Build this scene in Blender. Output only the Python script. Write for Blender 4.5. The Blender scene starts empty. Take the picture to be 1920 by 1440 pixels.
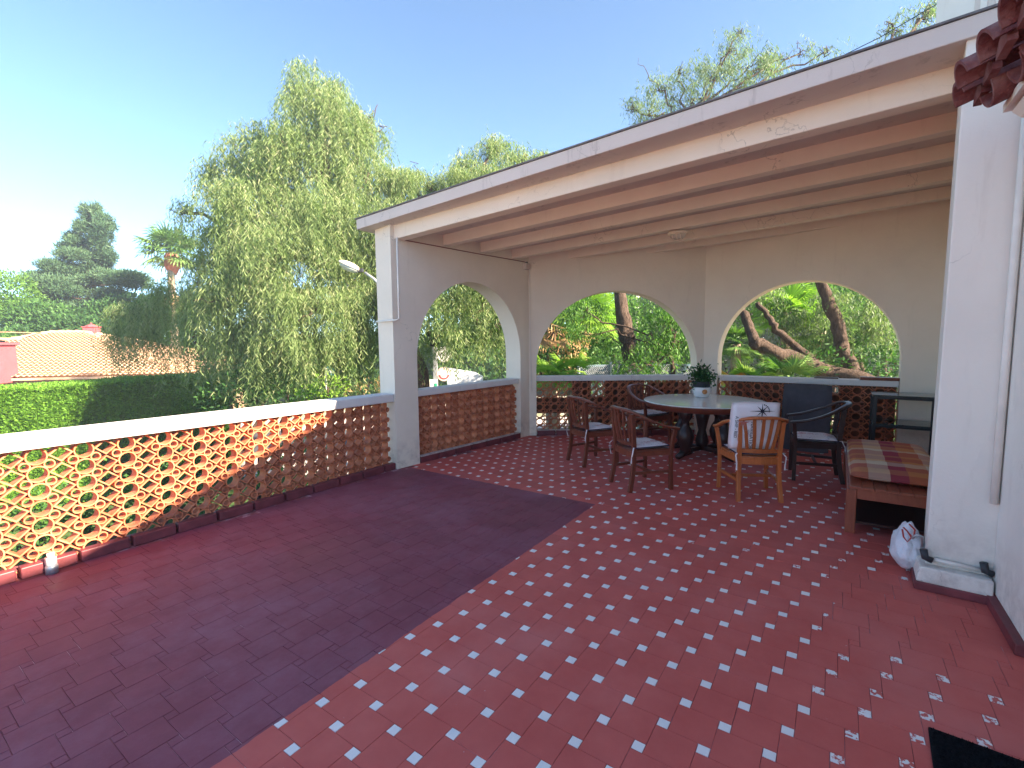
import bpy, bmesh, math, random
import numpy as np
from mathutils import Vector, Matrix
random.seed(7)
rng = np.random.default_rng(7)
sc = bpy.context.scene
COL = sc.collection
PI = math.pi

# ------------------------------------------------------------------ camera
cam_d = bpy.data.cameras.new('camera'); cam = bpy.data.objects.new('camera', cam_d); COL.objects.link(cam)
CR = Vector((0.56179, -0.82722, -0.00956)); CU = Vector((0.07979, 0.04268, 0.99590)); CF = Vector((0.82342, 0.56025, -0.08998))
CP = Vector((0, 0, 1.6)); FOC = 896.4
M = Matrix((CR, CU, -CF)).transposed().to_4x4(); M.translation = CP
cam.matrix_world = M
cam_d.sensor_width = 36; cam_d.lens = FOC / 1920 * 36; cam_d.clip_end = 600; cam_d.clip_start = .05
sc.camera = cam

# ------------------------------------------------------------------ light
SUN = Vector((.175, -1.0, .60)).normalized()
w = bpy.data.worlds.new('World'); sc.world = w; w.use_nodes = True
nt = w.node_tree; nt.nodes.clear()
sky = nt.nodes.new('ShaderNodeTexSky'); sky.sky_type = 'NISHITA'; sky.sun_disc = False
sky.sun_elevation = math.asin(SUN.z); sky.sun_rotation = math.atan2(SUN.x, SUN.y)
sky.air_density = .50; sky.dust_density = .05; sky.ozone_density = 3.2
bg = nt.nodes.new('ShaderNodeBackground'); bg.inputs[1].default_value = .115
wo = nt.nodes.new('ShaderNodeOutputWorld')
wbx = nt.nodes.new('ShaderNodeMix'); wbx.data_type = 'RGBA'; wbx.blend_type = 'MULTIPLY'; wbx.inputs[0].default_value = 1; wbx.inputs[7].default_value = (.86, .87, .76, 1)
nt.links.new(sky.outputs[0], wbx.inputs[6]); nt.links.new(wbx.outputs[2], bg.inputs[0]); nt.links.new(bg.outputs[0], wo.inputs[0])
sd = bpy.data.lights.new('sun', 'SUN'); sd.energy = 5.0; sd.angle = math.radians(.6); sd.color = (1, .83, .62)
so = bpy.data.objects.new('sun', sd); COL.objects.link(so)
so.rotation_euler = SUN.to_track_quat('Z', 'Y').to_euler()
sc.view_settings.view_transform = 'Standard'; sc.view_settings.look = 'None'
sc.view_settings.exposure = 2.6; sc.view_settings.gamma = 1
sc.render.engine = 'CYCLES'

# ------------------------------------------------------------------ helpers
def spot(px, py, d):
    "world point seen at photo pixel (px,py) at forward distance d metres"
    return CP + CF*d + CR*((px-960)/FOC*d) - CU*((py-720)/FOC*d)

class MB:
    def __init__(s): s.v = []; s.f = []; s.n = 0; s.mi = []
    def add(s, vs, fs, mi=0):
        n = len(s.v); s.v += [tuple(v) for v in vs]; s.f += [tuple(i+n for i in f) for f in fs]; s.mi += [mi]*len(fs); return s
    def box(s, c, size, rz=0, mi=0, R=None):
        hx, hy, hz = (k/2 for k in size); c = Vector(c)
        R = R or Matrix.Rotation(rz, 3, 'Z')
        vs = [c + R @ Vector((x*hx, y*hy, z*hz)) for x in (-1, 1) for y in (-1, 1) for z in (-1, 1)]
        return s.add(vs, [(0,1,3,2),(4,6,7,5),(0,4,5,1),(2,3,7,6),(0,2,6,4),(1,5,7,3)], mi)
    def hexa(s, b, t, mi=0):           # four bottom points, four top points (ccw)
        return s.add(list(b)+list(t), [(3,2,1,0),(4,5,6,7)]+[(i,(i+1)%4,4+(i+1)%4,4+i) for i in range(4)], mi)
    def prism(s, poly, off, mi=0):     # 3-D polygon extruded by vector
        n = len(poly); off = Vector(off); p2 = [Vector(p)+off for p in poly]
        return s.add(list(poly)+p2, [tuple(reversed(range(n))), tuple(range(n, 2*n))]+[(i,(i+1)%n,n+(i+1)%n,n+i) for i in range(n)], mi)
    def sweep(s, path, prof, up=(0,0,1), closed=False, mi=0, scales=None):   # profile list (a,b): a sideways, b up
        P = [Vector(p) for p in path]; n = len(P); m = len(prof); vs = []
        for i, p in enumerate(P):
            t = (P[min(i+1, n-1)] - P[max(i-1, 0)]).normalized() if not closed else (P[(i+1)%n]-P[i-1]).normalized()
            u = Vector(up); sd_ = t.cross(u)
            if sd_.length < 1e-3: sd_ = t.cross(Vector((1,0,0)))
            sd_.normalize(); u = sd_.cross(t).normalized(); k = scales[i] if scales else 1
            vs += [p + sd_*a*k + u*b*k for a, b in prof]
        fs = [(i*m+j, i*m+(j+1)%m, ((i+1)%n)*m+(j+1)%m, ((i+1)%n)*m+j) for i in range(n if closed else n-1) for j in range(m)]
        if not closed: fs += [tuple(reversed(range(m))), tuple((n-1)*m+j for j in range(m))]
        return s.add(vs, fs, mi)
    def tube(s, path, r, seg=8, mi=0, radii=None):
        prof = [(math.cos(2*PI*k/seg)*(1 if radii else r), math.sin(2*PI*k/seg)*(1 if radii else r)) for k in range(seg)]
        return s.sweep(path, prof, mi=mi, scales=radii)
    def lathe(s, prof, c=(0,0,0), seg=24, mi=0, sx=1, sy=1):
        c = Vector(c); m = len(prof); vs = []
        for k in range(seg):
            a = 2*PI*k/seg
            vs += [c + Vector((r*math.cos(a)*sx, r*math.sin(a)*sy, z)) for r, z in prof]
        fs = [(k*m+j, ((k+1)%seg)*m+j, ((k+1)%seg)*m+j+1, k*m+j+1) for k in range(seg) for j in range(m-1)]
        return s.add(vs, fs, mi)
    def mesh(s, name, mats, smooth=False):
        me = bpy.data.meshes.new(name); me.from_pydata(s.v, [], s.f)
        for m in (mats if isinstance(mats, (list, tuple)) else [mats]): me.materials.append(m)
        if max(s.mi, default=0): me.polygons.foreach_set('material_index', s.mi)
        bm = bmesh.new(); bm.from_mesh(me); bmesh.ops.recalc_face_normals(bm, faces=bm.faces); bm.to_mesh(me); bm.free()
        if smooth: me.polygons.foreach_set('use_smooth', [True]*len(me.polygons)); 
        me.update(); return me
    def build(s, name, mats, parent=None, smooth=False, bevel=0, autos=False):
        o = put(name, s.mesh(name, mats, smooth), parent)
        if bevel:
            b = o.modifiers.new('bevel', 'BEVEL'); b.width = bevel; b.segments = 2; b.limit_method = 'ANGLE'; b.angle_limit = .7
        return o

def put(name, me, parent=None, loc=None, rz=0):
    o = bpy.data.objects.new(name, me); COL.objects.link(o)
    if parent: o.parent = parent
    if loc is not None: o.location = loc
    if rz: o.rotation_euler = (0, 0, rz)
    return o
def tag(o, label=None, cat=None, group=None, kind=None):
    if label: o['label'] = label
    if cat: o['category'] = cat
    if group: o['group'] = group
    if kind: o['kind'] = kind
    return o
def thing(name, label, cat, loc=(0,0,0), rz=0, group=None):
    o = bpy.data.objects.new(name, None); COL.objects.link(o); o.location = loc; o.rotation_euler = (0,0,rz); o.empty_display_size = .1
    return tag(o, label, cat, group)
def copy_tree(o, parent=None, **kw):
    c = o.copy(); COL.objects.link(c)
    if parent: c.parent = parent
    for ch in o.children: copy_tree(ch, c)
    return c

# ------------------------------------------------------------------ materials
def newmat(name, rough=.7, spec=.3):
    m = bpy.data.materials.new(name); m.use_nodes = True; n = m.node_tree
    b = n.nodes['Principled BSDF']; b.inputs['Roughness'].default_value = rough; b.inputs['Specular IOR Level'].default_value = spec
    return m, n, b
def node(n, t, **kw):
    x = n.nodes.new(t)
    for k, v in kw.items():
        if k == 'inp':
            for a, b in v.items(): x.inputs[a].default_value = b
        else: setattr(x, k, v)
    return x
def ramp(n, fac, stops):
    r = n.nodes.new('ShaderNodeValToRGB'); e = r.color_ramp.elements
    while len(e) < len(stops): e.new(.5)
    for i, (p, c) in enumerate(stops): e[i].position = p; e[i].color = (*c, 1) if len(c) == 3 else c
    n.links.new(fac, r.inputs[0]); return r.outputs[0]
def noise(n, scale, detail=4, co='Object', rough=.6, vec=None):
    if vec is None:
        if co == 'World': vec = node(n, 'ShaderNodeNewGeometry').outputs['Position']
        else: vec = node(n, 'ShaderNodeTexCoord').outputs[co]
    x = node(n, 'ShaderNodeTexNoise', inp={'Scale': scale, 'Detail': detail, 'Roughness': rough}); n.links.new(vec, x.inputs['Vector']); return x.outputs[0]
def mix(n, f, a, b, mode='MIX'):
    x = node(n, 'ShaderNodeMix', data_type='RGBA', blend_type=mode)
    for s_, i in ((f, 0), (a, 6), (b, 7)):
        if hasattr(s_, 'is_linked'): n.links.new(s_, x.inputs[i])
        else: x.inputs[i].default_value = s_ if i == 0 else (*s_, 1)
    return x.outputs[2]
def math_(n, op, a, b=0.0, c=0.0):
    x = node(n, 'ShaderNodeMath', operation=op)
    for i, s_ in enumerate((a, b, c)):
        if hasattr(s_, 'is_linked'): n.links.new(s_, x.inputs[i])
        else: x.inputs[i].default_value = s_
    return x.outputs[0]
def bump(n, b, h, strength=.3, dist=.01):
    x = node(n, 'ShaderNodeBump', inp={'Strength': strength, 'Distance': dist}); n.links.new(h, x.inputs['Height']); n.links.new(x.outputs[0], b.inputs['Normal'])
def simple(name, col, rough=.6, spec=.3, var=.12, scale=8, bmp=.0, metal=0, co='World'):
    m, n, b = newmat(name, rough, spec)
    f = noise(n, scale, 5, co); lo = tuple(c*(1-var) for c in col); hi = tuple(min(1, c*(1+var)) for c in col)
    n.links.new(ramp(n, f, [(.3, lo), (.7, hi)]), b.inputs['Base Color']); b.inputs['Metallic'].default_value = metal
    if bmp: bump(n, b, noise(n, scale*6, 4, co), bmp, .005)
    return m

def plaster(name, base, stain=(.45,.36,.30), amount=.25):
    m, n, b = newmat(name, .85, .2)
    pos = node(n, 'ShaderNodeNewGeometry').outputs['Position']
    f1 = noise(n, 1.3, 6, vec=pos); f2 = noise(n, 9, 6, vec=pos)
    c = mix(n, ramp(n, f1, [(.35, (0,0,0)), (.75, (1,1,1))]), base, tuple(k*.9 for k in base))
    mp = node(n, 'ShaderNodeMapping', inp={'Scale': (3, 3, .5)}); n.links.new(pos, mp.inputs[0])
    f3 = noise(n, 2.2, 8, vec=mp.outputs[0], rough=.7)
    c = mix(n, math_(n, 'MULTIPLY', ramp(n, f3, [(.58, (0,0,0)), (.8, (1,1,1))]), amount), c, stain)
    sz_ = node(n, 'ShaderNodeSeparateXYZ'); n.links.new(pos, sz_.inputs[0])
    gr = node(n, 'ShaderNodeMapRange', inp={1: .02, 2: .5, 3: 1, 4: 0}); n.links.new(sz_.outputs[2], gr.inputs[0])
    gm = math_(n, 'MULTIPLY', gr.outputs[0], ramp(n, noise(n, 7, 7, vec=pos, rough=.7), [(.42, (0,0,0)), (.7, (1,1,1))]))
    c = mix(n, math_(n, 'MULTIPLY', gm, .7), c, (.34,.27,.24))
    # hairline cracks and chips
    vo = node(n, 'ShaderNodeTexVoronoi', feature='DISTANCE_TO_EDGE', inp={'Scale': 1.1}); 
    wv = node(n, 'ShaderNodeVectorMath', operation='ADD'); nn = node(n, 'ShaderNodeTexNoise', inp={'Scale': 3.0, 'Detail': 6}); n.links.new(pos, nn.inputs['Vector'])
    n.links.new(nn.outputs['Color'], wv.inputs[0]); n.links.new(pos, wv.inputs[1]); n.links.new(wv.outputs[0], vo.inputs['Vector'])
    ck = ramp(n, vo.outputs['Distance'], [(0, (1,1,1)), (.006, (0,0,0))])
    msk = ramp(n, noise(n, .9, 3, vec=pos), [(.52, (0,0,0)), (.62, (1,1,1))])
    c = mix(n, math_(n, 'MULTIPLY', math_(n, 'MULTIPLY', ck, msk), .55), c, (.2,.17,.15))
    n.links.new(c, b.inputs['Base Color'])
    bump(n, b, math_(n, 'ADD', f2, math_(n, 'ADD', math_(n, 'MULTIPLY', noise(n, 60, 4, vec=pos), .4), math_(n, 'MULTIPLY', noise(n, 3.5, 3, vec=pos), 2.0))), .4, .008)
    return m
M_WALL = plaster('cream_plaster', (.84,.73,.61))
M_WHITE = plaster('white_plaster', (.80,.74,.67), amount=.3)
M_SLAB = plaster('weathered_slab', (.66,.57,.51), (.20,.15,.13), .8)
M_CAP = plaster('cap_paint', (.72,.68,.66), (.4,.3,.3), .4)

# floor paint: red tile, and a darker painted rectangle
def floormat(name, white):
    m, n, b = newmat(name, .6, .3)
    g = node(n, 'ShaderNodeNewGeometry'); pos = g.outputs['Position']; isl = g.outputs['Random Per Island']
    sp = node(n, 'ShaderNodeSeparateXYZ'); n.links.new(pos, sp.inputs[0])
    edge = math_(n, 'MULTIPLY', math_(n, 'SUBTRACT', noise(n, 9, 3, vec=pos), .5), .03)
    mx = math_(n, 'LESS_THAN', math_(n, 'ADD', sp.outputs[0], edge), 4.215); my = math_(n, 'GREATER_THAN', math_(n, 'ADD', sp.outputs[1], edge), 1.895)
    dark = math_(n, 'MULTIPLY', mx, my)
    f1 = noise(n, 1.1, 5, vec=pos); f2 = noise(n, 14, 6, vec=pos, rough=.7); f3 = noise(n, 3.5, 7, vec=pos, rough=.65)
    red = mix(n, ramp(n, f3, [(.3, (0,0,0)), (.72, (1,1,1))]), (.54,.095,.078), (.66,.15,.125))
    red = mix(n, math_(n, 'MULTIPLY', isl, .75), red, (.46,.095,.08))
    red = mix(n, ramp(n, f1, [(.5, (0,0,0)), (.75, (.5,.5,.5))]), red, (.60,.22,.20))
    if white:
        chip = ramp(n, noise(n, 38, 4, vec=pos, rough=.6), [(.50, (0,0,0)), (.54, (1,1,1))])
        zone = ramp(n, noise(n, .9, 2, vec=pos), [(.42, (0,0,0)), (.62, (1,1,1))])
        near = node(n, 'ShaderNodeMapRange', inp={1: .30, 2: -.45, 3: 0, 4: .95}); n.links.new(sp.outputs[1], near.inputs[0])
        zone2 = math_(n, 'MAXIMUM', math_(n, 'MULTIPLY', zone, .2), near.outputs[0])
        k = math_(n, 'MULTIPLY', chip, math_(n, 'GREATER_THAN', zone2, isl))
        ov = math_(n, 'MULTIPLY', math_(n, 'GREATER_THAN', math_(n, 'ADD', sp.outputs[0], math_(n, 'MULTIPLY', edge, 8.0)), 2.95), math_(n, 'LESS_THAN', math_(n, 'ADD', sp.outputs[1], math_(n, 'MULTIPLY', edge, 8.0)), -.02))
        ov = math_(n, 'MULTIPLY', ov, math_(n, 'LESS_THAN', sp.outputs[0], 3.9))
        k = math_(n, 'MAXIMUM', k, ov)
        wh = mix(n, f2, (.78,.75,.73), (.88,.86,.84))
        red = mix(n, k, wh, red)
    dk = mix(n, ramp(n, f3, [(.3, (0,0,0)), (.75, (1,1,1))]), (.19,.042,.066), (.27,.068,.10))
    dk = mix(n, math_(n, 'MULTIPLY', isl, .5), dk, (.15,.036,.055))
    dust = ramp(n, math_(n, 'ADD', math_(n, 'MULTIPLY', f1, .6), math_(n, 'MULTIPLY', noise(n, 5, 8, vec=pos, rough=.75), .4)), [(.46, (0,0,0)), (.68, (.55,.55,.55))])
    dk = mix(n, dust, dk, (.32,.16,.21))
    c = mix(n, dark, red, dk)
    # dark scuffs and pale flakes
    sc_ = ramp(n, noise(n, 6, 8, vec=pos, rough=.8), [(.68, (0,0,0)), (.74, (1,1,1))])
    c = mix(n, math_(n, 'MULTIPLY', sc_, .45), c, (.12,.06,.07))
    fl_ = ramp(n, noise(n, 23, 5, vec=pos, rough=.7), [(.715, (0,0,0)), (.735, (1,1,1))])
    c = mix(n, math_(n, 'MULTIPLY', fl_, .7), c, (.62,.50,.50))
    n.links.new(c, b.inputs['Base Color'])
    rr = ramp(n, f1, [(.3, (.5,)*3), (.7, (.72,)*3)]); n.links.new(rr, b.inputs['Roughness'])
    bump(n, b, math_(n, 'ADD', f2, math_(n, 'MULTIPLY', f3, 1.5)), .22, .004)
    return m
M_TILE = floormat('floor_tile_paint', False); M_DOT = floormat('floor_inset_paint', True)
m, n, b = newmat('tile_joint', .85, .2)
n.links.new(ramp(n, noise(n, 1.7, 6, 'World', .7), [(.40, (.22,.055,.06)), (.52, (.26,.08,.085)), (.60, (.50,.30,.33))]), b.inputs['Base Color']); M_GROUT = m
M_GRPALE = simple('kerb_mortar', (.50,.42,.40), .9, .1, .3, 20)
M_KERB = simple('red_kerb_paint', (.17,.038,.045), .5, .4, .3, 9, .2)

def clay():
    m, n, b = newmat('terracotta_clay', .8, .2)
    pos = node(n, 'ShaderNodeNewGeometry').outputs['Position']
    oi = node(n, 'ShaderNodeObjectInfo').outputs['Random']
    c = mix(n, oi, (.46,.13,.06), (.60,.21,.10))
    c = mix(n, ramp(n, noise(n, 18, 6, vec=pos), [(.45, (0,0,0)), (.8, (.7,.7,.7))]), c, (.58,.29,.19))
    c = mix(n, ramp(n, noise(n, 4, 5, vec=pos), [(.62, (0,0,0)), (.72, (.6,.6,.6))]), c, (.30,.12,.09))
    n.links.new(c, b.inputs['Base Color']); bump(n, b, noise(n, 80, 4, vec=pos), .3, .003); return m
M_CLAY = clay()
def wood(name, a, bcol, rough=.4, scale=6):
    m, n, b = newmat(name, rough, .45)
    tc = node(n, 'ShaderNodeTexCoord').outputs['Object']
    mp = node(n, 'ShaderNodeMapping', inp={'Scale': (scale, scale, 1.2)}); n.links.new(tc, mp.inputs[0])
    f = noise(n, 5, 6, vec=mp.outputs[0], rough=.65)
    c = mix(n, ramp(n, f, [(.3, (0,0,0)), (.7, (1,1,1))]), a, bcol)
    oi = node(n, 'ShaderNodeObjectInfo').outputs['Random']; c = mix(n, math_(n, 'MULTIPLY', oi, .35), c, tuple(k*.55 for k in a))
    n.links.new(c, b.inputs['Base Color']); bump(n, b, f, .15, .002); return m
M_TEAK = wood('teak_wood', (.145,.036,.02), (.23,.064,.034), .35)
M_ORANGE = wood('orange_teak_wood', (.40,.105,.03), (.56,.17,.05), .35)
M_DARKW = wood('dark_stained_wood', (.03,.013,.011), (.055,.022,.017), .35)
M_BENCH = wood('bench_wood', (.24,.055,.03), (.34,.095,.045), .4)
M_STEEL = simple('galvanised_metal', (.45,.47,.5), .45, .5, .1, 6, metal=.6)
M_BLACK = simple('black_metal', (.012,.012,.013), .4, .5, .2, 8)
M_PIPE = simple('painted_pipe', (.74,.68,.61), .5, .4, .08, 8)
M_DKPLA = simple('dark_plastic', (.03,.03,.035), .45, .4, .1, 8)
M_GREYC = simple('grey_cushion_cloth', (.085,.08,.095), .95, .1, .12, 14, .25)
M_MAT = simple('black_mat_pile', (.012,.013,.016), 1, .05, .5, 90, .8)
M_BARK = None
def bark(name, a, b_):
    m, n, b = newmat(name, .95, .1)
    tc = node(n, 'ShaderNodeNewGeometry').outputs['Position']
    mp = node(n, 'ShaderNodeMapping', inp={'Scale': (7, 7, 2)}); n.links.new(tc, mp.inputs[0])
    f = noise(n, 2.5, 8, vec=mp.outputs[0], rough=.75)
    n.links.new(ramp(n, f, [(.35, a), (.65, b_)]), b.inputs['Base Color']); bump(n, b, f, 1.0, .06); return m
M_BARK = bark('rough_bark', (.035,.025,.02), (.14,.10,.08)); M_BARKP = bark('pale_bark', (.22,.16,.11), (.45,.36,.28))
def leafmat(name, cols, trans=.35):
    m, n, b = newmat(name, .55, .25)
    at = node(n, 'ShaderNodeAttribute', attribute_name='tint')
    c = ramp(n, at.outputs['Fac'], [(i/(len(cols)-1), c_) for i, c_ in enumerate(cols)])
    n.links.new(c, b.inputs['Base Color'])
    tr = node(n, 'ShaderNodeBsdfTranslucent'); mc = mix(n, 1.0, c, (1.0, 1.25, .5), 'MULTIPLY'); n.links.new(mc, tr.inputs[0])
    ms = node(n, 'ShaderNodeMixShader', inp={0: trans}); n.links.new(b.outputs[0], ms.inputs[1]); n.links.new(tr.outputs[0], ms.inputs[2])
    n.links.new(ms.outputs[0], n.nodes['Material Output'].inputs[0]); return m
L_PEP = leafmat('pepper_tree_leaf', [(.06,.115,.04), (.15,.22,.08), (.24,.31,.13), (.32,.33,.19)], .42)
L_PEP2 = leafmat('pepper_tree_leaf_grey', [(.08,.13,.07), (.14,.20,.10), (.22,.27,.14)], .4)
L_HEDGE = leafmat('hedge_leaf', [(.07,.17,.02), (.14,.30,.035), (.22,.40,.05)], .35)
L_PINE = leafmat('pine_needle', [(.030,.075,.035), (.06,.125,.06), (.10,.17,.085)], .2)
L_GREEN = leafmat('broad_leaf', [(.035,.09,.02), (.07,.17,.03), (.14,.27,.05)], .35)
L_DARK = leafmat('dark_leaf', [(.02,.06,.02), (.045,.12,.03), (.09,.2,.045)], .3)
L_LIME = leafmat('lime_leaf', [(.12,.24,.03), (.22,.38,.05), (.32,.48,.09)], .45)
L_PALM = leafmat('palm_blade', [(.06,.14,.04), (.14,.25,.07), (.26,.36,.12)], .35)
L_DRY = leafmat('dry_palm_blade', [(.30,.18,.09), (.44,.29,.15), (.52,.37,.2)], .3)
L_ORG = leafmat('orange_dry_blade', [(.55,.20,.02), (.65,.30,.04), (.45,.35,.06)], .3)
L_POT = leafmat('pot_plant_leaf', [(.02,.06,.02), (.035,.10,.03), (.06,.13,.04)], .2)
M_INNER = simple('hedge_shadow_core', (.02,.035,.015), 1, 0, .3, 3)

# ------------------------------------------------------------------ foliage engine (numpy)
def unit(a): return a / np.maximum(np.linalg.norm(a, axis=1, keepdims=True), 1e-9)
def leaves(name, P, D, Ln, W, mat, parent=None, tint=None, nrm=None):
    "one kite per leaf: base P, direction D, length Ln, width W"
    N = len(P); D = unit(D)
    r = rng.normal(size=(N, 3)) if nrm is None else nrm + rng.normal(size=(N, 3))*.5
    S = unit(np.cross(D, r)); Ln = np.broadcast_to(Ln, N)[:, None]; W = np.broadcast_to(W, N)[:, None]
    Nn = np.cross(D, S)
    v = np.stack([P, P+D*Ln*.45+S*W*.5+Nn*W*.12, P+D*Ln, P+D*Ln*.45-S*W*.5+Nn*W*.12], 1).reshape(-1, 3)
    me = bpy.data.meshes.new(name); me.vertices.add(4*N); me.vertices.foreach_set('co', v.astype(np.float32).ravel())
    me.loops.add(4*N); me.loops.foreach_set('vertex_index', np.arange(4*N, dtype=np.int32))
    me.polygons.add(N); me.polygons.foreach_set('loop_start', np.arange(0, 4*N, 4, dtype=np.int32)); me.polygons.foreach_set('loop_total', np.full(N, 4, dtype=np.int32))
    if tint is None: tint = rng.random(N)
    a = me.attributes.new('tint', 'FLOAT', 'POINT'); a.data.foreach_set('value', np.repeat(np.clip(tint, 0, 1), 4).astype(np.float32))
    me.materials.append(mat); me.update(); me.validate()
    return put(name, me, parent)
def shell(c, r, n, lo=.45, up=None):
    d = unit(rng.normal(size=(n, 3)))
    if up is not None: d[:, 2] = np.where(d[:, 2] < up, -d[:, 2]*.6, d[:, 2])
    k = lo + (1-lo)*rng.random(n)**.6
    return np.array(c) + d*np.array(r)*k[:, None], d
def blobs_px(lst, depth, jit=.0, ry=.8):
    out = []
    for b in lst:
        px, py, rx, rz = b[:4]; d = depth + (b[4] if len(b) > 4 else 0)
        p = spot(px, py, d); s = d/FOC
        out.append((np.array(p), (rx*s, max(rx, rz*.7)*s*ry, rz*s)))
    return out
def weeping(blobs, dens, hang=(.5, 1.5), leaf=(.13, .028), step=.07, wind=(0,0,0)):
    Ps, Ds, Ts = [], [], []
    for c, r in blobs:
        vol = (r[0]*r[1]+r[1]*r[2]+r[0]*r[2]); n = max(4, int(dens*vol))
        nt_ = max(3, n//12); S0, d0 = shell(c, r, nt_, .4, -.25); ix = rng.integers(0, nt_, n)
        S = S0[ix] + rng.normal(size=(n, 3))*np.array((.15,.15,.07)); d = d0[ix]
        L = rng.uniform(*hang, n); m = int(hang[1]/step)
        base_t = rng.normal(.45, .22, n) + .12*d[:, 2]
        swirl = rng.normal(size=(n, 3))*.18; out = d*.35; out[:, 2] = .15
        for k in range(m):
            t = k*step; act = t < L
            if not act.any(): break
            q = S + out*(1-np.exp(-t*2.2))*.8 + swirl*t*.6 + np.array([0, 0, -1])*max(0, t-.12) + np.array(wind)*t
            q = q[act] + rng.normal(size=(act.sum(), 3))*.018
            sd_ = rng.normal(size=(act.sum(), 3)); sd_[:, 2] = 0; sd_ = unit(sd_)
            dd = sd_*.62 + np.array([0, 0, -.85]) + rng.normal(size=sd_.shape)*.15
            Ps.append(q); Ds.append(dd); Ts.append(base_t[act] + rng.normal(0, .13, act.sum()))
    P = np.concatenate(Ps); D = np.concatenate(Ds); T = np.concatenate(Ts)
    return P, D, leaf[0]*rng.uniform(.6, 1.4, len(P)), leaf[1]*rng.uniform(.7, 1.3, len(P)), T
def bushy(blobs, dens, leaf=(.14, .09), lo=.5, updir=.4, clump=.0):
    Ps, Ds, Ts = [], [], []
    for c, r in blobs:
        area = (r[0]*r[1]+r[1]*r[2]+r[0]*r[2]); n = max(6, int(dens*area))
        S, d = shell(c, r, n, lo)
        lump = .16*np.sin(d[:, :1]*7+c[0])*np.sin(d[:, 1:2]*6+c[1]*2)*np.sin(d[:, 2:]*8+c[2])
        S = S + d*np.array(r)*lump*1.4 + rng.normal(size=S.shape)*.05
        dd = d*.6 + rng.normal(size=S.shape)*.7; dd[:, 2] += updir
        Ps.append(S); Ds.append(dd); Ts.append(np.clip(rng.normal(.45+rng.normal(0, .12), .22, n) + .1*d[:, 2], 0, 1))
    P = np.concatenate(Ps); D = np.concatenate(Ds)
    return P, D, leaf[0]*rng.uniform(.6, 1.4, len(P)), leaf[1]*rng.uniform(.7, 1.3, len(P)), np.concatenate(Ts)
def mk(name, data, mat, parent=None):
    P, D, L, W, T = data
    o = leaves(name, P, D, L, W, mat, parent, T); return o
def limb(mb, pts, r0, r1, wob=.06, seg=8):
    P = [Vector(p) for p in pts]; path = []; rad = []
    for i in range(len(P)-1):
        for k in range(4):
            t = k/4; path.append(P[i].lerp(P[i+1], t) + Vector(rng.normal(size=3)*wob*(0 if (i == 0 and k == 0) else 1)))
    path.append(P[-1]); n = len(path)
    rad = [(r0+(r1-r0)*(i/(n-1))**.8)*(1+rng.normal()*.05) for i in range(n)]
    mb.tube(path, 1, seg, radii=rad); return path
def branches(mb, start, blobs, r0, r1=.02, wob=.12, twigs=3):
    for c, r in blobs:
        s = Vector(start); e = Vector(c); mid = s.lerp(e, .5) + Vector((0, 0, .25*(e-s).length*.3)); 
        limb(mb, [s, mid, e], r0, r1*1.6, wob)
        for k in range(twigs):
            q = e + Vector(rng.normal(size=3)*np.array(r)*.5) + Vector((0, 0, r[2]*.25)); limb(mb, [e, e.lerp(q, .5), q], r1*1.3, r1*.35, wob*.6, 5)

# ------------------------------------------------------------------ ground
GZ = -3.2
m, n, b = newmat('ground_earth_and_paving', .9, .2)
pos = node(n, 'ShaderNodeNewGeometry').outputs['Position']
c = mix(n, ramp(n, noise(n, .25, 4, vec=pos), [(.45, (0,0,0)), (.55, (1,1,1))]), (.42,.38,.32), (.16,.18,.08))
n.links.new(mix(n, noise(n, 3, 6, vec=pos), c, (.30,.27,.20)), b.inputs['Base Color']); M_GROUND = m
g = MB(); g.add([(-250,-250,GZ), (250,-250,GZ), (250,250,GZ), (-250,250,GZ)], [(0,1,2,3)]); tag(g.build('ground', M_GROUND), kind='structure')
M_PAVE = simple('pale_pavement', (.50,.44,.40), .85, .2, .12, 2)
M_ROAD = simple('asphalt_road', (.075,.075,.08), .9, .2, .2, 2)
dvec = Vector((CF.x, CF.y, 0)).normalized(); svec = Vector((dvec.y, -dvec.x, 0))
def gpt(u, v, z): q = dvec*v + svec*u; return (q.x, q.y, z)
M_LAWN = simple('rough_lawn', (.06,.10,.03), .95, .1, .5, 4)
g = MB(); g.add([gpt(-40,4,GZ+.004), gpt(.5,4,GZ+.004), gpt(.5,16.9,GZ+.004), gpt(-40,16.9,GZ+.004)], [(0,1,2,3)]); tag(g.build('lawn', M_LAWN), kind='structure')
g = MB(); g.add([gpt(-60,17,GZ+.004), gpt(60,17,GZ+.004), gpt(60,30,GZ+.004), gpt(-60,30,GZ+.004)], [(0,1,2,3)]); tag(g.build('pavement', M_PAVE), kind='structure')
g = MB(); g.add([gpt(-60,20.5,GZ+.008), gpt(60,20.5,GZ+.008), gpt(60,26,GZ+.008), gpt(-60,26,GZ+.008)], [(0,1,2,3)]); tag(g.build('road', M_ROAD), kind='structure')

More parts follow.
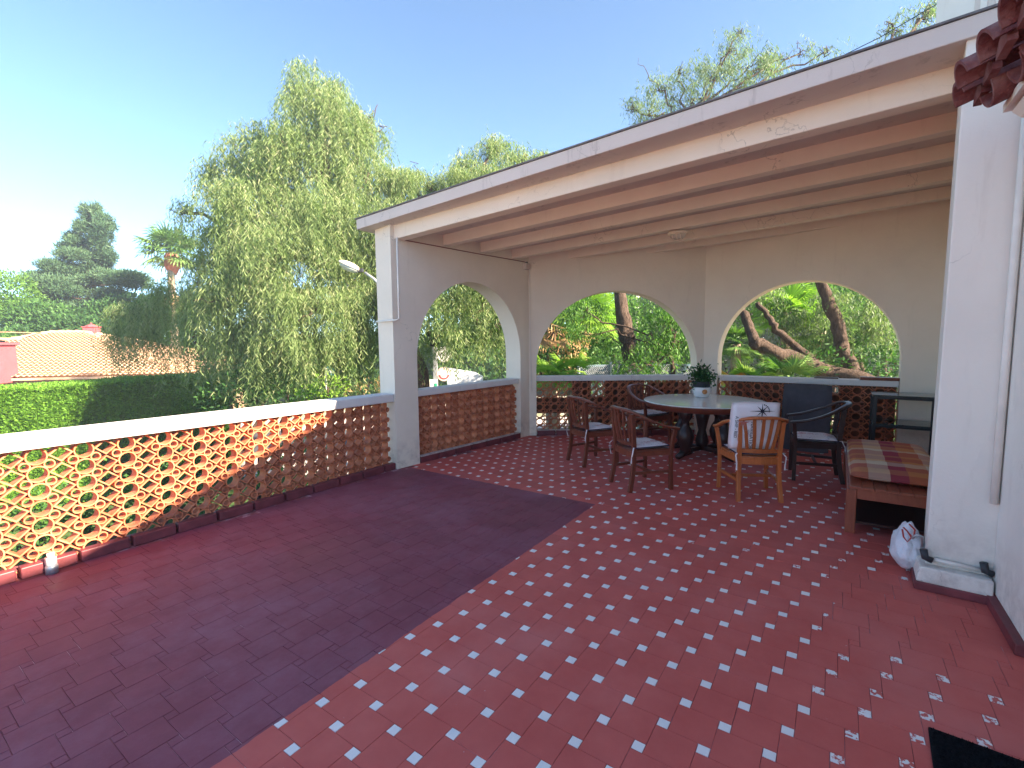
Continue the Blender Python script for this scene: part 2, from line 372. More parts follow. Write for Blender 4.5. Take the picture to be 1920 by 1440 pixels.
# ------------------------------------------------------------------ terrace floor
A1 = Vector((4.07, 4.53, 0)); B1 = Vector((6.76, 4.25, 0)); C1 = Vector((8.33, 1.83, 0)); D1 = Vector((8.28, -1.32, 0))
def outn(a, b): d = (b-a).normalized(); return Vector((-d.y, d.x, 0))
fl_poly = [(-12,-.97), (3.33,-.97), (3.33,-1.0), (3.9,-1.0), (3.9,-1.33), (8.5,-1.33), (8.62,1.9), (6.95,4.55), (4.2,4.86), (-12,4.80)]
floor = MB().prism([(x, y, -.30) for x, y in fl_poly], (0, 0, .2975)).build('terrace_floor', M_GROUT); tag(floor, kind='structure')
MB().prism([(x*1.0, y*1.0, GZ) for x, y in [(-11.9,-.7), (8.4,-1.2), (8.4,1.9), (6.85,4.3), (4.2,4.6), (-11.9,4.5)]], (0, 0, 2.9)).build('terrace_base_wall', M_WALL)
o = bpy.data.objects['terrace_base_wall']; tag(o, 'plastered ground floor wall that carries the terrace', 'wall')
cell = .175366; ang = math.radians(16); TL = cell*math.cos(ang); TS = cell*math.sin(ang); O0 = Vector((1.050, 2.055))
inner = [(-6,-.88), (3.95,-.88), (3.95,-1.31), (8.26,-1.31), (8.31,1.82), (6.75,4.22), (4.10,4.52), (-6,4.58)]
def inside(p, poly, mrg=0):
    x, y = p; c = False; j = len(poly)-1
    for i in range(len(poly)):
        xi, yi = poly[i]; xj, yj = poly[j]
        if (yi > y) != (yj > y) and x < (xj-xi)*(y-yi)/(yj-yi+1e-12)+xi: c = not c
        j = i
    return c
def tilemesh(name, sz, mat, drop=.003):
    h = sz/2; e = .0010; vs = [(-h,-h,-drop), (h,-h,-drop), (h,h,-drop), (-h,h,-drop)]+[(x*(1-e/h), y*(1-e/h), 0) for x, y in ((-h,-h), (h,-h), (h,h), (-h,h))]
    mb = MB(); mb.add(vs, [(4,5,6,7)]+[(i,(i+1)%4,4+(i+1)%4,4+i) for i in range(4)]); return mb
TM = tilemesh('floor_tile', TL-.0012, M_TILE); DM = tilemesh('inset_tile', TS-.0035, M_DOT)
big, small = [], []
for i in range(-60, 60):
    for j in range(-60, 60):
        q = Vector((O0.x + i*TL + j*TS, O0.y - i*TS + j*TL))
        if q.x < -6.1 or q.x > 8.6: continue
        bc = q + Vector((TS/2+TL/2, TL/2-TS/2))
        for p, L in ((q, small), (bc, big)):
            if inside(p, inner):
                v = Vector((p.x, p.y, 0)) - CP; zc = v.dot(CF)
                X = 960+FOC*v.dot(CR)/zc if zc > .2 else -9e3; Y = 720-FOC*v.dot(CU)/zc if zc > .2 else 9e3
                vis = zc > .2 and -60 < X < 1980 and Y < 1500
                L.append((0 if vis else 1, v.length, p))
tme = TM.mesh('floor_tile', M_TILE); dme = DM.mesh('inset_tile', M_DOT)
for L, nm, me, T, mt in ((big, 'floor_tile', tme, TM, M_TILE), (small, 'inset_tile', dme, DM, M_DOT)):
    L.sort(key=lambda a: a[:2]); rest = MB()
    for k, (vis, dist, p) in enumerate(L):
        rx, ry = rng.normal(size=2)*(.0013 if nm == 'floor_tile' else .003); dz = rng.normal()*.0004
        if k < 300:
            o = put(nm, me, floor, (p.x, p.y, dz)); o.rotation_euler = (rx, ry, rng.normal()*.004)
        else:
            R = Matrix.Rotation(rx, 3, 'X') @ Matrix.Rotation(ry, 3, 'Y')
            rest.add([R @ Vector(v) + Vector((p.x, p.y, dz)) for v in T.v], T.f)
    o = rest.build(nm, mt, floor); o['kind'] = 'stuff'

# ------------------------------------------------------------------ pavilion (roofed part of the terrace)
pav = thing('pavilion', 'cream plastered corner pavilion with three arches and sloping beamed roof', 'pavilion', (0,0,0))
SL = .0635
def zb(y): return 2.85 + SL*(4.48-y)              # beam bottom height
def zc_(y): return 3.035 + SL*(4.48-y)            # ceiling height
def arch_wall(a, b, o0, o1, spring, apex, th=.31):
    d = (b-a); L = d.length; d.normalize(); nn = Vector((-d.y, d.x, 0))
    lo = [(0, 0), (o0, 0)] + [((o0+o1)/2 - (o1-o0)/2*math.cos(t), spring + (apex-spring)*math.sin(t)) for t in np.linspace(0, PI, 41)] + [(o1, 0), (L, 0)]
    bm = bmesh.new()
    W = lambda s, z: a + d*s + Vector((0, 0, z))
    pts = [W(s, z) for s, z in lo] + [W(L, zc_(b.y)+.02), W(0, zc_(a.y)+.02)]
    f = bm.faces.new([bm.verts.new(p) for p in pts]); r = bmesh.ops.extrude_face_region(bm, geom=[f])
    bmesh.ops.translate(bm, verts=[v for v in r['geom'] if isinstance(v, bmesh.types.BMVert)], vec=nn*th)
    bmesh.ops.triangulate(bm, faces=[f for f in bm.faces if len(f.verts) > 4]); bmesh.ops.recalc_face_normals(bm, faces=bm.faces)
    me = bpy.data.meshes.new('arched_wall'); bm.to_mesh(me); bm.free(); me.materials.append(M_WALL)
    return put('arched_wall', me, pav)
arch_wall(A1, B1, .36, 2.475, 1.38, 2.445)
arch_wall(B1, C1, .12, 2.785, 1.15, 2.405)
arch_wall(C1, D1, .22, 2.55, 1.28, 2.44)
for p_, n1, n2 in ((B1, outn(A1, B1), outn(B1, C1)), (C1, outn(B1, C1), outn(C1, D1))):       # wedge that closes each outside corner
    p1 = p_+n1*.305; p2 = p_+n2*.305
    MB().prism([p_+(n1+n2)*.01, p2, (p_+(n1+n2).normalized()*.325), p1], (0, 0, 2.98)).build('corner_pier', M_WALL, pav)
MB().hexa([(3.95,-1.62,0), (8.55,-1.62,0), (8.55,-1.325,0), (3.95,-1.325,0)], [(3.95,-1.62,3.38), (8.55,-1.62,3.38), (8.55,-1.325,3.38), (3.95,-1.325,3.38)]).build('back_wall', M_WALL, pav)
# right column with its plinth
MB().hexa([(3.95,-1.32,0), (4.30,-1.32,0), (4.30,-.555,0), (3.95,-.525,0)], [(3.95,-1.32,zc_(-.9)), (4.36,-1.32,zc_(-.9)), (4.36,-.585,zc_(-.6)), (3.99,-.552,zc_(-.55))]).build('column', M_WHITE, pav, bevel=.008)
MB().hexa([(3.845,-.83,.05), (4.33,-.83,.05), (4.33,-.49,.05), (3.86,-.475,.05)], [(3.85,-.83,.145), (4.33,-.83,.145), (4.33,-.50,.145), (3.875,-.49,.145)]).build('plinth', M_WHITE, pav, bevel=.01)
MB().hexa([(3.835,-.825,0), (4.34,-.825,0), (4.34,-.482,0), (3.85,-.467,0)], [(3.835,-.825,.052), (4.34,-.825,.052), (4.34,-.482,.052), (3.85,-.467,.052)]).build('skirting', M_KERB, pav, bevel=.006)
# beams
ends = [(4.12,4.487,4.292,-.579), (4.905,4.43,5.157,-.676), (5.62,4.36,5.954,-.769), (6.34,4.30,6.794,-.868), (7.108,3.75,7.683,-.983), (7.79,2.70,8.50,-1.1)]
for k, (x0, y0, x1, y1) in enumerate(ends):
    d = Vector((x1-x0, y1-y0)).normalized(); x1 += d.x*.9; y1 += d.y*.9 if k == 0 else 0
    if k: x1, y1 = x0+(x1-x0)*1.0, y1; y1 = -1.33
    W_ = .15 if k == 0 else .13; dep = .185 if k == 0 else .16
    if k == 0: y1 = -1.0; x1 = x0+(y1-y0)*d.x/d.y
    else: x1 = x0+(y1-y0)*d.x/d.y
    def pt(x, y, z): return (x, y, z)
    if k == 0: y0 += .30; x0 -= 0
    z0, z1 = zb(y0)+(0 if k == 0 else .03), zb(y1)+(0 if k == 0 else .03)
    MB().hexa([pt(x0,y0,z0), pt(x0+W_,y0,z0), pt(x1+W_,y1,z1), pt(x1,y1,z1)], [pt(x0-(0 if k else 0),y0,zc_(y0)+.01), pt(x0+W_+(.05 if k else 0),y0,zc_(y0)+.01), pt(x1+W_+(.05 if k else 0),y1,zc_(y1)+.01), pt(x1,y1,zc_(y1)+.01)]).build('roof_beam', M_WALL, pav, bevel=.008)
# roof slab with overhang, mitred outline
out = [(3.96,-1.75), (8.95,-1.75), (8.95,2.1), (7.18,4.95), (6.9,5.05), (3.93,4.97)]
MB().hexa([(0,0,0)]*4, [(0,0,0)]*4) if False else None
def slab(poly, za, zb_):
    n_ = len(poly); vs = [(x, y, za(y)) for x, y in poly] + [(x, y, zb_(y)) for x, y in poly]
    mb = MB(); mb.add(vs, [tuple(reversed(range(n_))), tuple(range(n_, 2*n_))]+[(i,(i+1)%n_,n_+(i+1)%n_,n_+i) for i in range(n_)]); return mb
slab(out, lambda y: 3.015+SL*(4.48-y), lambda y: 3.135+SL*(4.48-y)).build('roof_slab', M_SLAB, pav, bevel=.006)
out2 = [(x+(-.012 if x < 5 else .012), y+(.012 if y > 0 else -.012)) for x, y in out]
slab(out2, lambda y: 3.137+SL*(4.48-y), lambda y: 3.150+SL*(4.48-y)).build('roof_felt', simple('grey_roof_felt', (.16,.15,.15), .9, .2, .3, 9), pav)
# thin conduit on the left column, corner cable
cd = MB(); cd.tube([(4.055,4.395,2.84), (4.055,4.40,1.88), (4.045,4.46,1.862), (4.045,4.80,1.855)], .012, 8)
tag(cd.build('conduit', M_PIPE, None, True), 'thin painted conduit running down the left column then turning outwards', 'pipe')
dd = (B1-A1).normalized(); nn = outn(A1, B1); dd2 = (C1-B1).normalized()
cb = MB(); cb.tube([B1+dd2*.02-outn(B1, C1)*.02+Vector((0,0,2.80)), B1+dd2*.02-outn(B1, C1)*.02+Vector((0,0,1.7)), B1+dd2*.04-outn(B1, C1)*.02+Vector((0,0,.75))], .006, 6)
tag(cb.build('wall_cable', M_PIPE, None, True), 'thin cable running down the far corner between the first two arches', 'cable')
q = B1-dd*.09-nn*.03+Vector((0,0,2.80))
t = thing('junction_box', 'small pinkish box with dark hole high in the corner over the first arch', 'box', q)
MB().box((0,0,0), (.11,.07,.10), math.atan2(dd.y, dd.x)).build('case', M_SLAB, t, bevel=.012)
MB().lathe([(.0,0), (.022,0), (.022,.02), (0,.02)], (0,0,.05), 12).build('socket', M_DKPLA, t)
# red cable along top of wall 1
wc = MB(); wc.tube([A1+dd*.1-nn*.012+Vector((0,0,2.855)), A1+dd*1.4-nn*.012+Vector((0,0,2.858)), B1-dd*.12-nn*.012+Vector((0,0,2.87))], .007, 6)
tag(wc.build('ceiling_cable', simple('red_cable', (.25,.08,.07)), None, True), 'thin reddish cable along the joint of the first arched wall and ceiling', 'cable')
# bulkhead lamp
t = thing('bulkhead_lamp', 'small oval caged bulkhead lamp under the fourth roof beam', 'lamp', (6.70,1.84,zb(1.84)+.02))
lb = MB(); lb.lathe([(.0,0), (.13,0), (.135,-.03), (.12,-.04), (0,-.04)], (0,0,0), 28, sx=.75); lb.build('base', M_WALL, t, True)
lb = MB(); lb.lathe([(.10,-.038), (.098,-.065), (.07,-.09), (.0,-.10)], (0,0,0), 28, sx=.72)
mg, ng, bgk = newmat('frosted_glass', .25, .5); bgk.inputs['Base Color'].default_value = (.6,.52,.45,1); lb.build('glass', mg, t, True)
for k in (-1, 0, 1):
    cg = MB(); cg.tube([(-.085, k*.05, -.04), (-.06, k*.05, -.09), (0, k*.05, -.108), (.06, k*.05, -.09), (.085, k*.05, -.04)], .006, 6); cg.build('guard_bar', M_WALL, t, True)

# ------------------------------------------------------------------ terracotta screen parapets
def ring2(mb, cx, cz, ro, ri, seg, y0, y1):
    vs = []
    for k in range(seg):
        a = 2*PI*k/seg; ca, sa = math.cos(a), math.sin(a)
        vs += [(cx+ro*ca, y0, cz+ro*sa), (cx+ri*ca, y0, cz+ri*sa), (cx+ri*ca, y1, cz+ri*sa), (cx+ro*ca, y1, cz+ro*sa)]
    fs = [(4*k+j, 4*k+(j+1)%4, 4*((k+1)%seg)+(j+1)%4, 4*((k+1)%seg)+j) for k in range(seg) for j in range(4)]
    mb.add(vs, fs)
PW, PH = .2575, .1245; DEP = .105
def diamond(mb, y0, y1, ho=(.070,.0605), hi=(.056,.0475)):
    vs = []
    for (dx, dz) in ((1,0), (0,1), (-1,0), (0,-1)):
        vs += [(dx*ho[0], y0, dz*ho[1]), (dx*hi[0], y0, dz*hi[1]), (dx*hi[0], y1, dz*hi[1]), (dx*ho[0], y1, dz*ho[1])]
    mb.add(vs, [(4*k+j, 4*k+(j+1)%4, 4*((k+1)%4)+(j+1)%4, 4*((k+1)%4)+j) for k in range(4) for j in range(4)])
mb = MB(); ring2(mb, 0, 0, .0605, .0515, 20, 0, DEP); ME_RING = mb.mesh('round_block', M_CLAY)
mb = MB(); diamond(mb, .003, DEP-.003); ME_DIA = mb.mesh('diamond_block', M_CLAY)
mb = MB(); ring2(mb, 0, 0, .0325, .0245, 12, .0015, DEP-.0015); ME_SML = mb.mesh('small_ring_block', M_CLAY)
M_PLASTW = M_CAP
def parapet(label, a, b, z_off, ztopa, ztopb, cap_in, cap_th, s0, s1, kin=.03, phase=.0, capbot=.115, kerb_pale=False, lat=.0):
    "a->b inner line; screen from s0 to s1"
    d = (b-a); d.normalize(); nn = Vector((-d.y, d.x, 0)); rz = math.atan2(d.y, d.x)
    t = thing('screen_parapet', label, 'parapet', a, rz, 'terracotta screen parapets round the terrace')
    # local frame: x along, y outwards
    rows = 7
    rest = MB(); cnt = 0
    base = .0745
    nx = int((s1-s0)/(PW/2))+2
    for r in range(rows):
        for k in range(-1, nx+1):
            x = s0 + phase + k*PW/2; z = base + z_off + r*PH
            if x < s0+.03 or x > s1-.03: continue
            if r == 0: pass
            me = ME_RING if k % 2 == 0 else ME_DIA
            o = put('round_block' if k % 2 == 0 else 'diamond_block', me, t, (x, lat+rng.normal()*.0012, z)); o.rotation_euler = (rng.normal()*.006, rng.normal()*.012, rng.normal()*.006)
    kk = 0
    for r in range(-1, rows):
        for k in range(-2, nx+2):
            x = s0 + phase + (k+.5)*PW/2; z = base + z_off + (r+.5)*PH
            if x < s0+.03 or x > s1-.03 or z > min(ztopa, ztopb)-.075 or z < .05: continue
            kk += 1
            if kk <= 290:
                o = put('small_ring_block', ME_SML, t, (x, lat+rng.normal()*.001, z))
            else:
                n0 = len(rest.v); m_ = MB(); ring2(m_, 0, 0, .0325, .0245, 12, .0015, DEP-.0015)
                rest.add([(v[0]+x, v[1]+lat, v[2]+z) for v in m_.v], m_.f)
    if rest.v: o = rest.build('small_ring_block', M_CLAY, t); o['kind'] = 'stuff'
    c0, c1 = s0-(.03 if s0 > .2 else 0), s1
    def zt(s): return ztopa + (ztopb-ztopa)*(s-s0)/(s1-s0)
    MB().hexa([(s0,-cap_in,zt(s0)-cap_th), (s1,-cap_in,zt(s1)-cap_th), (s1,DEP+.09,zt(s1)-cap_th), (s0,DEP+.09,zt(s0)-cap_th)], [(s0,-cap_in,zt(s0)), (s1,-cap_in,zt(s1)), (s1,DEP+.09,zt(s1)), (s0,DEP+.09,zt(s0))]).build('cap', M_CAP, t, bevel=.012)
    MB().hexa([(s0,.01,0), (s1,.01,0), (s1,DEP,0), (s0,DEP,0)], [(s0,.01,.055), (s1,.01,.055), (s1,DEP,.055), (s0,DEP,.055)]).build('footing', M_GRPALE if kerb_pale else M_GROUT, t)
    x = s0+.01
    while x < s1-.05:
        l = min(.312+rng.normal()*.004, s1-x)
        if kerb_pale: MB().box((x+l/2, -kin+.035, .089), (l, .07, .012)).build('kerb_mortar', M_GRPALE, t)
        MB().box((x+l/2-.003, -kin+.04+rng.normal()*.002, .041), (l-.014, .08, .082)).build('kerb_brick', M_KERB, t, bevel=.008)
        x += l+.008
    return t
PA = Vector((-2.2, 4.62, 0)); PB = Vector((4.045, 4.60, 0))
parapet('long sunlit terracotta screen parapet with white cap left of the pavilion', PA, PB, 0, 1.012, .955, .055, .10, 0, 6.27, .055, phase=.845+2.2-.2575*11)
parapet('terracotta screen parapet under the first arch beside the left column', A1+outn(A1, B1)*.06, B1+outn(A1, B1)*.06, .012, .965, .985, .03, .085, .365, 2.47, .065, phase=.05, kerb_pale=True)
parapet('terracotta screen parapet under the middle arch behind the chairs', B1+outn(B1, C1)*.09, C1+outn(B1, C1)*.09, .015, 1.0, 1.0, .03, .085, .125, 2.78, .075, phase=.05, kerb_pale=True)
parapet('terracotta screen parapet under the right arch behind the grey cushion', C1+outn(C1, D1)*.09, D1+outn(C1, D1)*.09, .015, 1.0, 1.0, .03, .085, .225, 2.545, .075, phase=.06, kerb_pale=True)
M_REED = simple('brown_reed', (.16,.09,.06), .95, .1, .35, 12, .4)
def outer(a, b, rects, idx):
    d = (b-a).normalized(); nn = Vector((-d.y, d.x, 0)); par = [o_ for o_ in bpy.data.objects if o_.name.startswith('screen_parapet')][idx]
    for s0, s1, z0, z1 in rects:
        mb = MB(); mb.prism([(s0, .24, z0), (s1, .24, z0), (s1, .24, z1), (s0, .24, z1)], (0, .02, 0)); mb.build('outer_panel', M_REED, par)
outer(B1, C1, [(.12,.75,.33,.60), (.75,1.08,.30,.90), (1.08,1.32,.1,.62), (1.32,2.0,.12,.9), (2.06,2.75,.16,.86)], 2)
outer(C1, D1, [(.38,1.62,.02,.90), (1.62,1.86,.46,.74), (1.86,2.54,.02,.9)], 3)
# drain spout at foot of parapet
t = thing('drain_fitting', 'small grey plastic fitting at the foot of the sunlit parapet', 'fitting', (.85,4.52,0))
MB().lathe([(.0,.0), (.036,0), (.036,.05), (.03,.06), (0,.06)], (0,0,0), 16).build('foot', M_STEEL, t, True)
MB().box((0,.01,.085), (.06,.05,.06)).build('clamp', M_STEEL, t, bevel=.008)
MB().lathe([(.0,0), (.022,0), (.022,.03), (0,.03)], (0,.0,.115), 12).build('cap', M_PIPE, t, True)

# ------------------------------------------------------------------ house on the right
hs = thing('house', 'white plastered house whose corner and tiled eave stand at the right edge', 'house', (0,0,0))
MB().prism([(3.30,-.84,.06), (3.948,-.84,.06), (3.948,-1.32,.06), (3.948,-4.0,.06), (3.30,-4.0,.06)], (0,0,3.2)).build('wall', M_WHITE, hs, bevel=.008)
MB().box((3.62,-.825,.03), (.66,.05,.06)).build('skirting', M_KERB, hs, bevel=.006)
MB().hexa([(-.3,-8,GZ), (3.30,-8,GZ), (3.30,-.98,GZ), (-.3,-.98,GZ)], [(-.3,-8,2.6), (3.30,-8,2.6), (3.30,-.98,2.6), (-.3,-.98,2.6)]).build('wall', M_WHITE, hs)
# added unseen upper storey, gable sloped to cast the shadow edge on the parapet
gx = lambda z0, s: z0
def gl(x): return 4.09 + .34*(x-2.364)
MB().prism([(-.3,-2.05,2.61), (12.5,-2.05,2.61), (12.5,-2.05,gl(9.5)-.34*3), (9.5,-2.05,gl(9.5)), (2.1,-2.05,gl(2.1)), (-.3,-2.05,gl(2.0))], (0,-6,0)).build('shadow_storey', M_WHITE, hs)
# cornice under the eave
MB().prism([(3.12,-.84,2.44), (3.12,-.84,2.60), (3.12,-.60,2.60), (3.12,-.63,2.57), (3.12,-.77,2.50)], (-3.45,0,0)).build('cornice', M_WHITE, hs)
# barrel tiles of the eave
mt, ntm, btm = newmat('plum_roof_tile', .98, .1)
cc = mix(ntm, node(ntm, 'ShaderNodeObjectInfo').outputs['Random'], (.14,.042,.042), (.21,.075,.07)); cc = mix(ntm, ramp(ntm, noise(ntm, 14, 6, 'World'), [(.4, (0,0,0)), (.75, (1,1,1))]), cc, (.27,.15,.14))
ntm.links.new(cc, btm.inputs['Base Color']); bump(ntm, btm, noise(ntm, 35, 8, 'World'), 1.0, .012); M_RTILE = mt
def barrel(r0, r1, L, th=.016, up=True, seg=10):
    mb = MB(); vs = []
    for (y, r) in ((0, r0), (-L, r1)):
        for k in range(seg+1):
            a = PI*k/seg; s_ = 1 if up else -1
            vs += [(r*math.cos(a), y, s_*r*.85*math.sin(a)), ((r-th)*math.cos(a), y, s_*(r-th)*.85*math.sin(a))]
    m_ = 2*(seg+1); fs = []
    for k in range(seg):
        fs += [(2*k, 2*k+2, m_+2*k+2, m_+2*k), (2*k+1, m_+2*k+1, m_+2*k+3, 2*k+3), (2*k, 2*k+1, 2*k+3, 2*k+2), (m_+2*k, m_+2*k+2, m_+2*k+3, m_+2*k+1)]
    fs += [(0, m_, m_+1, 1), (2*seg, 2*seg+1, m_+2*seg+1, m_+2*seg)]
    mb.add(vs, fs); return mb
ME_UP = barrel(.098, .082, .42).mesh('roof_tile', M_RTILE); ME_DN = barrel(.098, .082, .42, up=False).mesh('roof_tile', M_RTILE)
for row in range(3):
    for k in range(14):
        x = 3.18 - k*.235
        y = -.44 - row*.33; z = 2.70 + row*.12
        for me, dx, dz, dy in ((ME_UP, 0, .02, 0), (ME_DN, -.1175, .0, -.07)):
            o = put('roof_tile', me, hs, (x+dx+rng.normal()*.006, y+dy+rng.normal()*.012, z+dz)); o.rotation_euler = (-.34+rng.normal()*.01, rng.normal()*.02, rng.normal()*.015)
mb = MB(); seg_ = 10; mb.add([(.082*math.cos(PI*k/seg_), 0, .07*math.sin(PI*k/seg_)) for k in range(seg_+1)]+[(.082*math.cos(PI*k/seg_), -.03, .07*math.sin(PI*k/seg_)) for k in range(seg_+1)], [tuple(range(seg_+1)), tuple(reversed(range(seg_+1, 2*seg_+2)))]+[(k, k+1, seg_+2+k, seg_+1+k) for k in range(seg_)]+[(0, seg_+1, 2*seg_+1, seg_)])
ME_MOR = mb.mesh('tile_mortar', M_RTILE)
for k in range(14):
    o = put('tile_mortar', ME_MOR, hs, (3.18-k*.235, -.475-.02*rng.random(), 2.705)); o.rotation_euler = (rng.normal()*.05, 0, 0)
# solid verge piece under the tiles
MB().hexa([(3.17,-.58,2.62), (-.28,-.58,2.62), (-.28,-1.3,2.62), (3.17,-1.3,2.62)], [(3.17,-.58,2.655), (-.28,-.58,2.655), (-.28,-1.3,2.92), (3.17,-1.3,2.92)]).build('eave_board', M_WHITE, hs)
# pipes on the column
pp = MB(); pp.tube([(3.925,-.53,.19), (3.925,-.80,.175)], .013, 8)
tag(pp.build('floor_pipe', M_PIPE, None, True), 'thin horizontal painted pipe low on the right column', 'pipe')
pp = MB(); pp.tube([(3.925,-.815,.60), (3.925,-.815,1.5), (3.92,-.815,3.2)], .020, 8)
tag(pp.build('wall_pipe', M_PIPE, None, True), 'vertical painted pipe in the corner of the right column and house', 'pipe')
for (x, y, z, lab) in ((3.915,-.52,.195,'dark pipe elbow at the left end of the low pipe by the bag'), (3.915,-.80,.18,'dark pipe elbow in the corner where low pipe meets house wall')):
    mb = MB(); mb.tube([(x,y-.035,z-.012), (x,y,z), (x,y+.01,z+.05)], .021, 8); tag(mb.build('pipe_elbow', M_DKPLA, None, True), lab, 'pipe fitting')
mb = MB(); mb.tube([(3.93,-.505,.26), (3.90,-.50,.33), (3.88,-.47,.35), (3.90,-.45,.31)], .008, 6); tag(mb.build('pipe_hook', M_STEEL, None, True), 'small grey hook above the pipe elbow beside the plastic bag', 'hook')

# block on the pavilion roof, cable
t = thing('rooftop_block', 'pale grey masonry block with recessed panel standing on the pavilion roof', 'chimney', (0,0,0))
a_, b_ = spot(1752, 60, 6.2), spot(1872, 60, 5.6)
cx_, cy_ = (a_.x+b_.x)/2, (a_.y+b_.y)/2; wd = (Vector((a_.x, a_.y))-Vector((b_.x, b_.y))).length; rzb = math.atan2(a_.y-b_.y, a_.x-b_.x)
dv = Vector((math.cos(rzb), math.sin(rzb), 0)); pv = Vector((-dv.y, dv.x, 0)); pv = pv if pv.dot(CF) > 0 else -pv
cb_ = Vector((cx_, cy_, 3.3)) + pv*.35
MB().box(cb_+Vector((0,0,2.1)), (wd, .7, 4.4), rzb).build('body', M_WHITE, t, bevel=.015)
MB().box(cb_-pv*.352+dv*(-wd*.28)+Vector((0,0,2.1)), (wd*.30, .03, 4.3), rzb).build('panel', M_SLAB, t, bevel=.01)
MB().box(cb_-pv*.353+dv*(wd*.12)+Vector((0,0,2.62)), (wd*.2, .03, .08), rzb).build('slot', M_DKPLA, t)
MB().box(cb_-pv*.372+dv*(-wd*.28)+Vector((0,0,2.1)), (wd*.10, .02, 4.2), rzb).build('pilaster', M_WHITE, t, bevel=.006)
mb = MB(); mb.tube([spot(1545, 122, 6.8), spot(1650, 70, 6.6), spot(1756, 8, 6.3)], .006, 6)
tag(mb.build('overhead_cable', M_DKPLA, None, True), 'dark overhead cable rising from the roof edge to the rooftop block', 'cable')

# ------------------------------------------------------------------ furniture
def bar(mb, p, q, w_, d_, up=(0,0,1), k1=1.0):
    p, q = Vector(p), Vector(q); mb.sweep([p, q], [(-w_/2,-d_/2), (w_/2,-d_/2), (w_/2,d_/2), (-w_/2,d_/2)], up=up, scales=[1, k1])
def make_chair(label, wood_, x, y, rz, group='wooden horseshoe armchairs round the table', slats=5, hgt=.875):
    t = thing('armchair', label, 'chair', (x, y, 0), rz, group)
    def cr(pts, n=6):       # catmull-rom
        P = [Vector(p) for p in pts]; P = [P[0]*2-P[1]]+P+[P[-1]*2-P[-2]]; o_ = []
        for i in range(1, len(P)-2):
            for k in range(n):
                u = k/n; o_.append(.5*((2*P[i])+(P[i+1]-P[i-1])*u+(2*P[i-1]-5*P[i]+4*P[i+1]-P[i+2])*u*u+(-P[i-1]+3*P[i]-3*P[i+1]+P[i+2])*u**3))
        return o_+[P[-2]]
    side = [(.27,.275,.665), (.10,.295,.70), (-.08,.285,.77), (-.22,.215,hgt-.03), (-.285,.11,hgt-.002), (-.30,0,hgt)]
    pts = side + [(a, -b_, c) for a, b_, c in reversed(side[:-1])]
    mb = MB(); mb.sweep(cr(pts), [(-.027,-.011), (-.022,-.014), (.022,-.014), (.027,-.011), (.027,.009), (.02,.013), (-.02,.013), (-.027,.009)]); mb.build('arm_rail', wood_, t, True)
    for s in (-1, 1):
        mb = MB(); mb.sweep(cr([(-.255,.20*s,0), (-.215,.19*s,.22), (-.205,.188*s,.45), (-.235,.20*s,hgt-.045)], 5), [(-.018,-.022), (.018,-.022), (.018,.022), (-.018,.022)], up=(1,0,0), scales=None); mb.build('rear_leg', wood_, t, bevel=.003)
        mb = MB(); mb.sweep(cr([(.215,.245*s,0), (.215,.24*s,.25), (.215,.245*s,.45), (.235,.275*s,.662)], 4), [(-.018,-.019), (.018,-.019), (.018,.019), (-.018,.019)], up=(1,0,0)); mb.build('front_leg', wood_, t, bevel=.003)
        mb = MB(); bar(mb, (.20,.238*s,.20), (-.20,.19*s,.20), .018, .03); mb.build('stretcher', wood_, t)
        mb = MB(); bar(mb, (.20,.24*s,.405), (-.20,.19*s,.405), .022, .055); mb.build('seat_rail', wood_, t)
    mb = MB(); bar(mb, (.215,-.23,.405), (.215,.23,.405), .022, .06); mb.build('front_rail', wood_, t)
    mb = MB(); mb.sweep(cr([(-.205,-.185,.40), (-.225,-.09,.40), (-.232,0,.40), (-.225,.09,.40), (-.205,.185,.40)], 3), [(-.011,-.03), (.011,-.03), (.011,.03), (-.011,.03)]); mb.build('back_rail', wood_, t)
    mb = MB(); bar(mb, (0,-.21,.20), (0,.21,.20), .018, .03); mb.build('stretcher', wood_, t)
    mb = MB(); mb.prism([(.225,-.24,.43), (.225,.24,.43), (-.20,.19,.43), (-.24,.07,.43), (-.24,-.07,.43), (-.20,-.19,.43)], (0,0,.016)); mb.build('seat', wood_, t, bevel=.004)
    mb = MB(); mb.sweep(cr([(-.19,-.18,.50), (-.225,0,.50), (-.19,.18,.50)], 4), [(-.01,-.02), (.01,-.02), (.01,.02), (-.01,.02)]); mb.build('lower_back_rail', wood_, t)
    for k in range(slats):
        u = (k-(slats-1)/2)/((slats-1)/2)
        mb = MB(); b0 = Vector((-.218+.012*u*u, .115*u, .50)); b1 = Vector((-.292+.05*u*u, .165*u, hgt-.018)); mid = b0.lerp(b1, .5)+Vector((-.012,0,0))
        mb.sweep(cr([b0, mid, b1], 4), [(-.015,-.005), (.015,-.005), (.015,.005), (-.015,.005)], up=(1,0,.2)); mb.build('back_slat', wood_, t)
    return t
